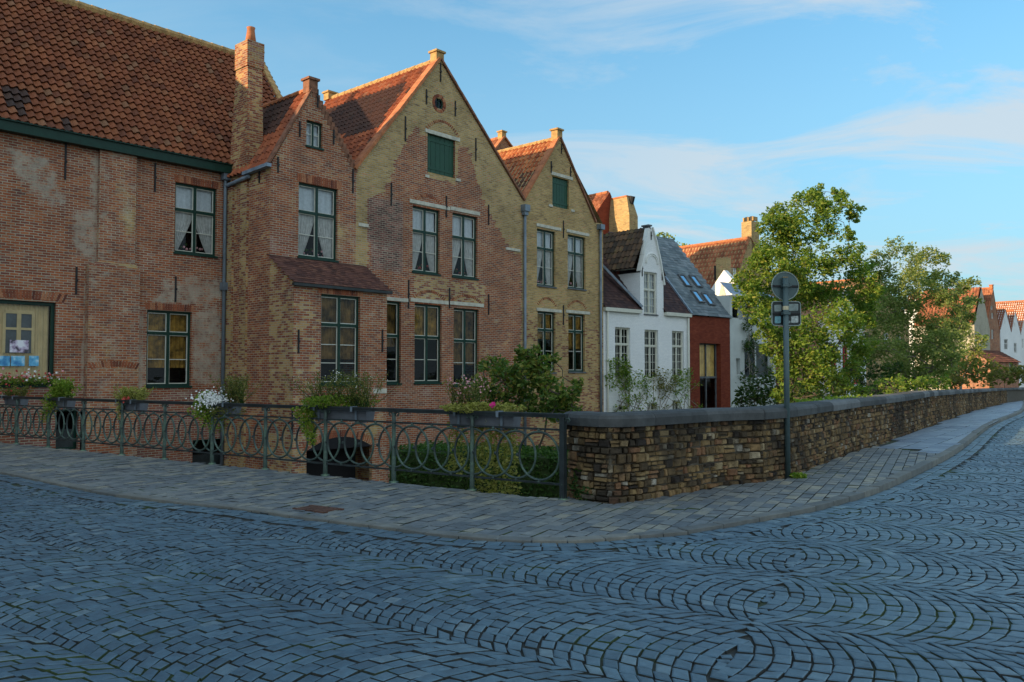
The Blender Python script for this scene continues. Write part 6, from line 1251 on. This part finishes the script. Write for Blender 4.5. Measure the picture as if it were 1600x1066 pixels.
for (x0, x1, kind) in BX:
    u0, u1 = upx(x1), upx(x0); um = (u0 + u1) / 2; o = rp(um, HT - 0.3, -0.16); T = thing('flower_box', LB[kind], 'flower box', tuple(o), PG); Lb = min(0.8, u1 - u0) / 2
    if kind in ('big', 'ivy'): Lb = (u1 - u0) / 2 * 0.8
    FX = FR; mb = MB()
    def rb(mb, a, b, z0, z1, d0, d1, tp=0.0):
        q = []
        for z, s_ in ((z0, tp), (z1, 0)): q += [rp(a + s_, z, -d0 - s_), rp(b - s_, z, -d0 - s_), rp(b - s_, z, -d1 + s_), rp(a + s_, z, -d1 + s_)]
        mb.hexa(q)
    rb(mb, um - Lb, um + Lb, HT - 0.21, HT - 0.025, 0.055, 0.25, 0.02); rb(mb, um - Lb - 0.01, um + Lb + 0.01, HT - 0.045, HT - 0.015, 0.045, 0.26); mb.part('box', M['planter'], T)
    mb = MB()
    for s_ in (-0.55, 0.55):
        uu = um + Lb * s_ * 1.2; mb = MB(); rb(mb, uu - 0.02, uu + 0.02, HT + 0.012, HT + 0.022, -0.05, 0.06); rb(mb, uu - 0.02, uu + 0.02, HT - 0.06, HT + 0.022, -0.058, -0.046); rb(mb, uu - 0.02, uu + 0.02, HT - 0.24, HT + 0.0, 0.042, 0.052); rb(mb, uu - 0.02, uu + 0.02, HT - 0.24, HT - 0.225, 0.05, 0.26); mb.part('bracket', M['zinc'], T)
    P = thing('potted_plant', PL[kind], 'plant', tuple(rp(um, HT - 0.02, -0.15)), 'plants in the railing flower boxes'); w = MB(); f = MB(); fl = MB(); f2 = MB()
    A = rp(um - Lb, HT - 0.02, -0.15); B = rp(um + Lb, HT - 0.02, -0.15)
    # note: u grows to the left of the picture
    if kind == 'mix':
        list(stalks(w, f, A, B, 0.22, 40, 6, 0.045)); blobs(fl, rp(um, HT + 0.12, -0.12), (0.25, 0.05, 0.06), 18, 0.025)
        f.part('foliage', M['leaf_olive'], P); fl.part('flowers', M['petal_red'], P)
    elif kind == 'green':
        tips = list(stalks(w, f, A, B, 0.40, 60, 7, 0.05))
        for k in range(7): leaves(f, rp(um + Lb * random.uniform(0.1, 1.0), HT - 0.06 - 0.07 * k, 0.02), (0.2, 0.07, 0.07), 120 - 12 * k, 0.045)
        leaves(f, rp(um, HT + 0.06, -0.1), (Lb * 0.9, 0.1, 0.1), 500, 0.05)
        for t_ in tips[::6]: blobs(fl, t_, (0.02,) * 3, 2, 0.02)
        f.part('foliage', M['leaf_bright'], P); fl.part('flowers', M['petal_pink'], P)
    elif kind == 'yellow':
        list(stalks(w, f, A, B, 0.28, 50, 7, 0.045)); leaves(f, rp(um, HT + 0.06, -0.1), (Lb * 0.9, 0.1, 0.08), 300, 0.045)
        for k in range(5): leaves(f, rp(um + 0.18, HT - 0.06 - 0.07 * k, 0.02), (0.08, 0.05, 0.05), 50 - 8 * k, 0.04)
        blobs(fl, rp(um - 0.12, HT + 0.04, 0.04), (0.04, 0.02, 0.02), 16, 0.022); f.part('foliage', M['leaf_yellow'], P); fl.part('flowers', M['petal_red'], P)
    elif kind == 'white':
        leaves(f, rp(um + Lb * 0.7, HT + 0.02, -0.02), (0.26, 0.15, 0.2), 700, 0.05); leaves(f, rp(um + Lb * 0.4, HT - 0.15, 0.0), (0.42, 0.1, 0.18), 700, 0.05); leaves(f, rp(um + Lb * 0.1, HT - 0.32, -0.02), (0.28, 0.07, 0.22), 260, 0.045)
        tips = list(stalks(w, f2, rp(um - Lb * 1.5, HT, -0.15), rp(um - Lb * 0.1, HT, -0.15), 0.48, 80, 5, 0.035, 0.14)); leaves(f2, rp(um - Lb * 0.6, HT - 0.15, -0.05), (0.35, 0.1, 0.12), 260, 0.045)
        for k in range(1): blobs(fl, rp(um + 0.04, HT + 0.07, 0.04), (0.15, 0.06, 0.07), 420, 0.018)
        f.part('foliage', M['leaf_bright'], P); f2.part('upright_foliage', M['leaf_olive'], P); fl.part('blossoms', M['petal_white'], P)
    elif kind == 'big':
        tips = list(stalks(w, f2, rp(um - Lb * 1.1, HT, -0.15), rp(um + Lb * 1.1, HT, -0.15), 0.52, 130, 5, 0.035, 0.16))
        leaves(f, rp(um, HT + 0.08, -0.1), (Lb * 1.0, 0.12, 0.12), 1500, 0.045)
        for k in range(9): leaves(f, rp(um + Lb * (1.0 - k * 0.03), HT - 0.05 - 0.065 * k, 0.03), (0.25 * (1 - k / 12), 0.08, 0.06), 190 - 18 * k, 0.045)
        for t_ in tips[::5]: blobs(fl, t_, (0.03,) * 3, 2, 0.009)
        f.part('foliage', M['leaf_bright'], P); f2.part('upright_foliage', M['leaf_olive'], P); fl.part('flowers', M['petal_white'], P)
    else:
        tips = list(stalks(w, f2, rp(um + Lb * 0.1, HT, -0.15), rp(um + Lb * 1.05, HT, -0.15), 0.46, 60, 5, 0.035, 0.12)); leaves(f, rp(um, HT + 0.05, -0.1), (Lb * 1.1, 0.13, 0.08), 1500, 0.045)
        for k in range(13):
            for s_ in (-0.75, -0.35, 0.1, 0.85): 
                if k > 9 and s_ > 0.5: continue
                leaves(f, rp(um + Lb * (s_ + 0.04 * math.sin(k)), HT - 0.08 - 0.085 * k, -0.16), (0.16, 0.05, 0.07), 46, 0.06)
        for t_ in tips[::2]: blobs(fl, t_, (0.03,) * 3, 2, 0.016)
        g_ = MB(); blobs(g_, rp(um - Lb * 0.42, HT + 0.1, -0.02), (0.022, 0.01, 0.012), 14, 0.024)
        f.part('foliage', M['leaf_yellow'], P); f2.part('upright_foliage', M['leaf_olive'], P); fl.part('flowers', M['petal_pink'], P); g_.part('magenta_bloom', M['petal_magenta'], P)
    w.part('stems', M['leaf_dark'], P)
# flowers outside the big window of the long house
P = thing('potted_plant', 'red and blue flowers on the sill of the big shop window', 'plant', FA.w(FA.col(40), FA.th(40, 602)[1], 0.15)); mb = MB(); hs = FA.th(40, 600)[1]; f = MB()
for x in np.linspace(-20, 82, 16): leaves(f, FA.w(FA.col(x), hs + 0.08, 0.15), (0.16, 0.14, 0.14), 50, 0.07); blobs(mb, FA.w(FA.col(x), hs + 0.2, 0.2), (0.12, 0.1, 0.08), 8, 0.035, random.randint(0, 2))
f.part('foliage', M['leaf_mid'], P); mb.part('flowers', [M['petal_red'], M['petal_pink'], M['petal_white']], P)
# ------------------------------------------------------------------ signpost
sp = Vector(ground(1231, 752)); SP = thing('signpost', 'grey signpost carrying a round sign and a square sign seen from behind', 'signpost', (sp.x, sp.y, 0.0)); SPF = Fac((sp.x, sp.y), (math.cos(rad(7)), math.sin(rad(7)))); SPF.n = Vector((math.sin(rad(-8)), -math.cos(rad(-8))))
SPF.n = Vector((SPF.d.y, -SPF.d.x)); Ys = sp.y; hz_ = lambda py: atY(1231, py, Ys).z
mb = MB(); mb.tube([(sp.x, sp.y, 0.0), (sp.x, sp.y, hz_(434))], 0.042, 14); pole = mb.part('pole', M['sign_grey'], SP, smooth=True)
mb = MB(); mb.tube([(sp.x, sp.y, hz_(434)), (sp.x, sp.y, hz_(434) + 0.008)], [0.045, 0.04], 14); mb.part('pole_cap', M['trim_brick'], pole)
dc = hz_(446.5); R_ = 0.212; off = 0.02
mb = MB()
def disc(mb, fc, t, h, r, d0, d1, n=40):
    a = [fc.w(t + r * math.cos(x), h + r * math.sin(x), d0) for x in np.linspace(0, 2 * math.pi, n + 1)[:-1]]; b = [fc.w(t + r * math.cos(x), h + r * math.sin(x), d1) for x in np.linspace(0, 2 * math.pi, n + 1)[:-1]]
    mb.raw(a + b, [tuple(range(n)), tuple(range(n, 2 * n))[::-1]] + [(i, (i + 1) % n, n + (i + 1) % n, n + i) for i in range(n)])
disc(mb, SPF, off, dc, R_, -0.058, -0.054); dd = mb.part('round_sign', M['sign_back'] if 'sign_back' in M else M['sign_grey'], SP)
mb = MB(); mb.tube([SPF.w(off + R_ * math.cos(x), dc + R_ * math.sin(x), -0.052) for x in np.linspace(0, 2 * math.pi, 41)[:-1]], 0.009, 6, closed=True); mb.part('rim', M['sign_rim'], dd, smooth=True)
mb = MB(); mb.fbox(SPF, off - R_ + 0.01, off + R_ - 0.01, dc - 0.018, dc + 0.01, -0.053, -0.03); mb.part('stiffener', M['iron'], dd)
mb = MB(); mb.fbox(SPF, -0.055, 0.055, dc - 0.02, dc + 0.016, -0.04, 0.05); mb.fbox(SPF, 0.045, 0.075, dc - 0.012, dc + 0.03, 0.02, 0.055); mb.part('clamp', M['sign_grey'], dd)
sx0, sx1, sz0, sz1 = -0.195, 0.26, hz_(508.5), hz_(471); cr_ = 0.045; mb = MB()
def rrect(x0, x1, z0, z1, r, n=5):
    P = []
    for cx, cz, a0 in ((x1 - r, z1 - r, 0), (x0 + r, z1 - r, 90), (x0 + r, z0 + r, 180), (x1 - r, z0 + r, 270)):
        P += [(cx + r * math.cos(rad(a0 + 90 * i / n)), cz + r * math.sin(rad(a0 + 90 * i / n))) for i in range(n + 1)]
    return P
RRp = rrect(sx0, sx1, sz0, sz1, cr_); a = [SPF.w(t, h, -0.058) for t, h in RRp]; b = [SPF.w(t, h, -0.054) for t, h in RRp]; n = len(RRp); mb.raw(a + b, [tuple(range(n)), tuple(range(n, 2 * n))[::-1]] + [(i, (i + 1) % n, n + (i + 1) % n, n + i) for i in range(n)]); ss = mb.part('square_sign', M['sign_dark'] if 'sign_dark' in M else M['rail_dark'], SP)
mb = MB(); mb.tube([SPF.w(t, h, -0.052) for t, h in RRp], 0.008, 6, closed=True); mb.part('rim', M['sign_rim'], ss, smooth=True)
mb = MB(); mz = (sz0 + sz1) / 2 + 0.0; mb.fbox(SPF, sx0 + 0.01, sx1 - 0.01, mz - 0.014, mz + 0.008, -0.053, -0.032); mb.part('stiffener', M['iron'], ss); mb = MB(); mb.fbox(SPF, -0.055, 0.055, mz - 0.02, mz + 0.02, -0.04, 0.05); mb.part('clamp', M['sign_grey'], ss)
M['sticker_pale'] = plain('sticker_pale', (0.22, 0.27, 0.26), 0.5, var=0.3, scale=18); M['sticker_blue'] = plain('sticker_blue', (0.16, 0.36, 0.42), 0.5, var=0.35, scale=25); M['sticker_white'] = plain('sticker_white', (0.40, 0.44, 0.43), 0.5, var=0.5, scale=30); M['sticker_cream'] = plain('sticker_cream', (0.58, 0.5, 0.32), 0.5, var=0.2)
for a0, a1, z0, z1, mt in ((-0.155, -0.04, 0.03, 0.13, 'sticker_pale'), (0.075, 0.225, 0.04, 0.145, 'sticker_pale'), (-0.15, -0.055, -0.15, -0.045, 'sticker_blue'), (0.11, 0.225, -0.14, -0.04, 'sticker_white'), (0.05, 0.10, -0.145, -0.11, 'sticker_pale')):
    mb = MB(); P_ = rrect(a0, a1, mz + z0, mz + z1, 0.012, 3); mb.poly([SPF.w(t + random.uniform(-.002, .002), h + 0.05 * (t - a0), -0.0525) for t, h in P_]); mb.part('sticker', M[mt], ss)
mb = MB(); zz = hz_(481.5); mb.tube([(sp.x, sp.y, zz - 0.028), (sp.x, sp.y, zz + 0.028)], 0.0435, 14, cap=False); mb.part('sticker', M['sticker_cream'], pole)
for o in bpy.data.objects:
    if o.name.split('.')[0] in ('flowers', 'blossoms', 'window_flowers'): o['kind'] = 'stuff'
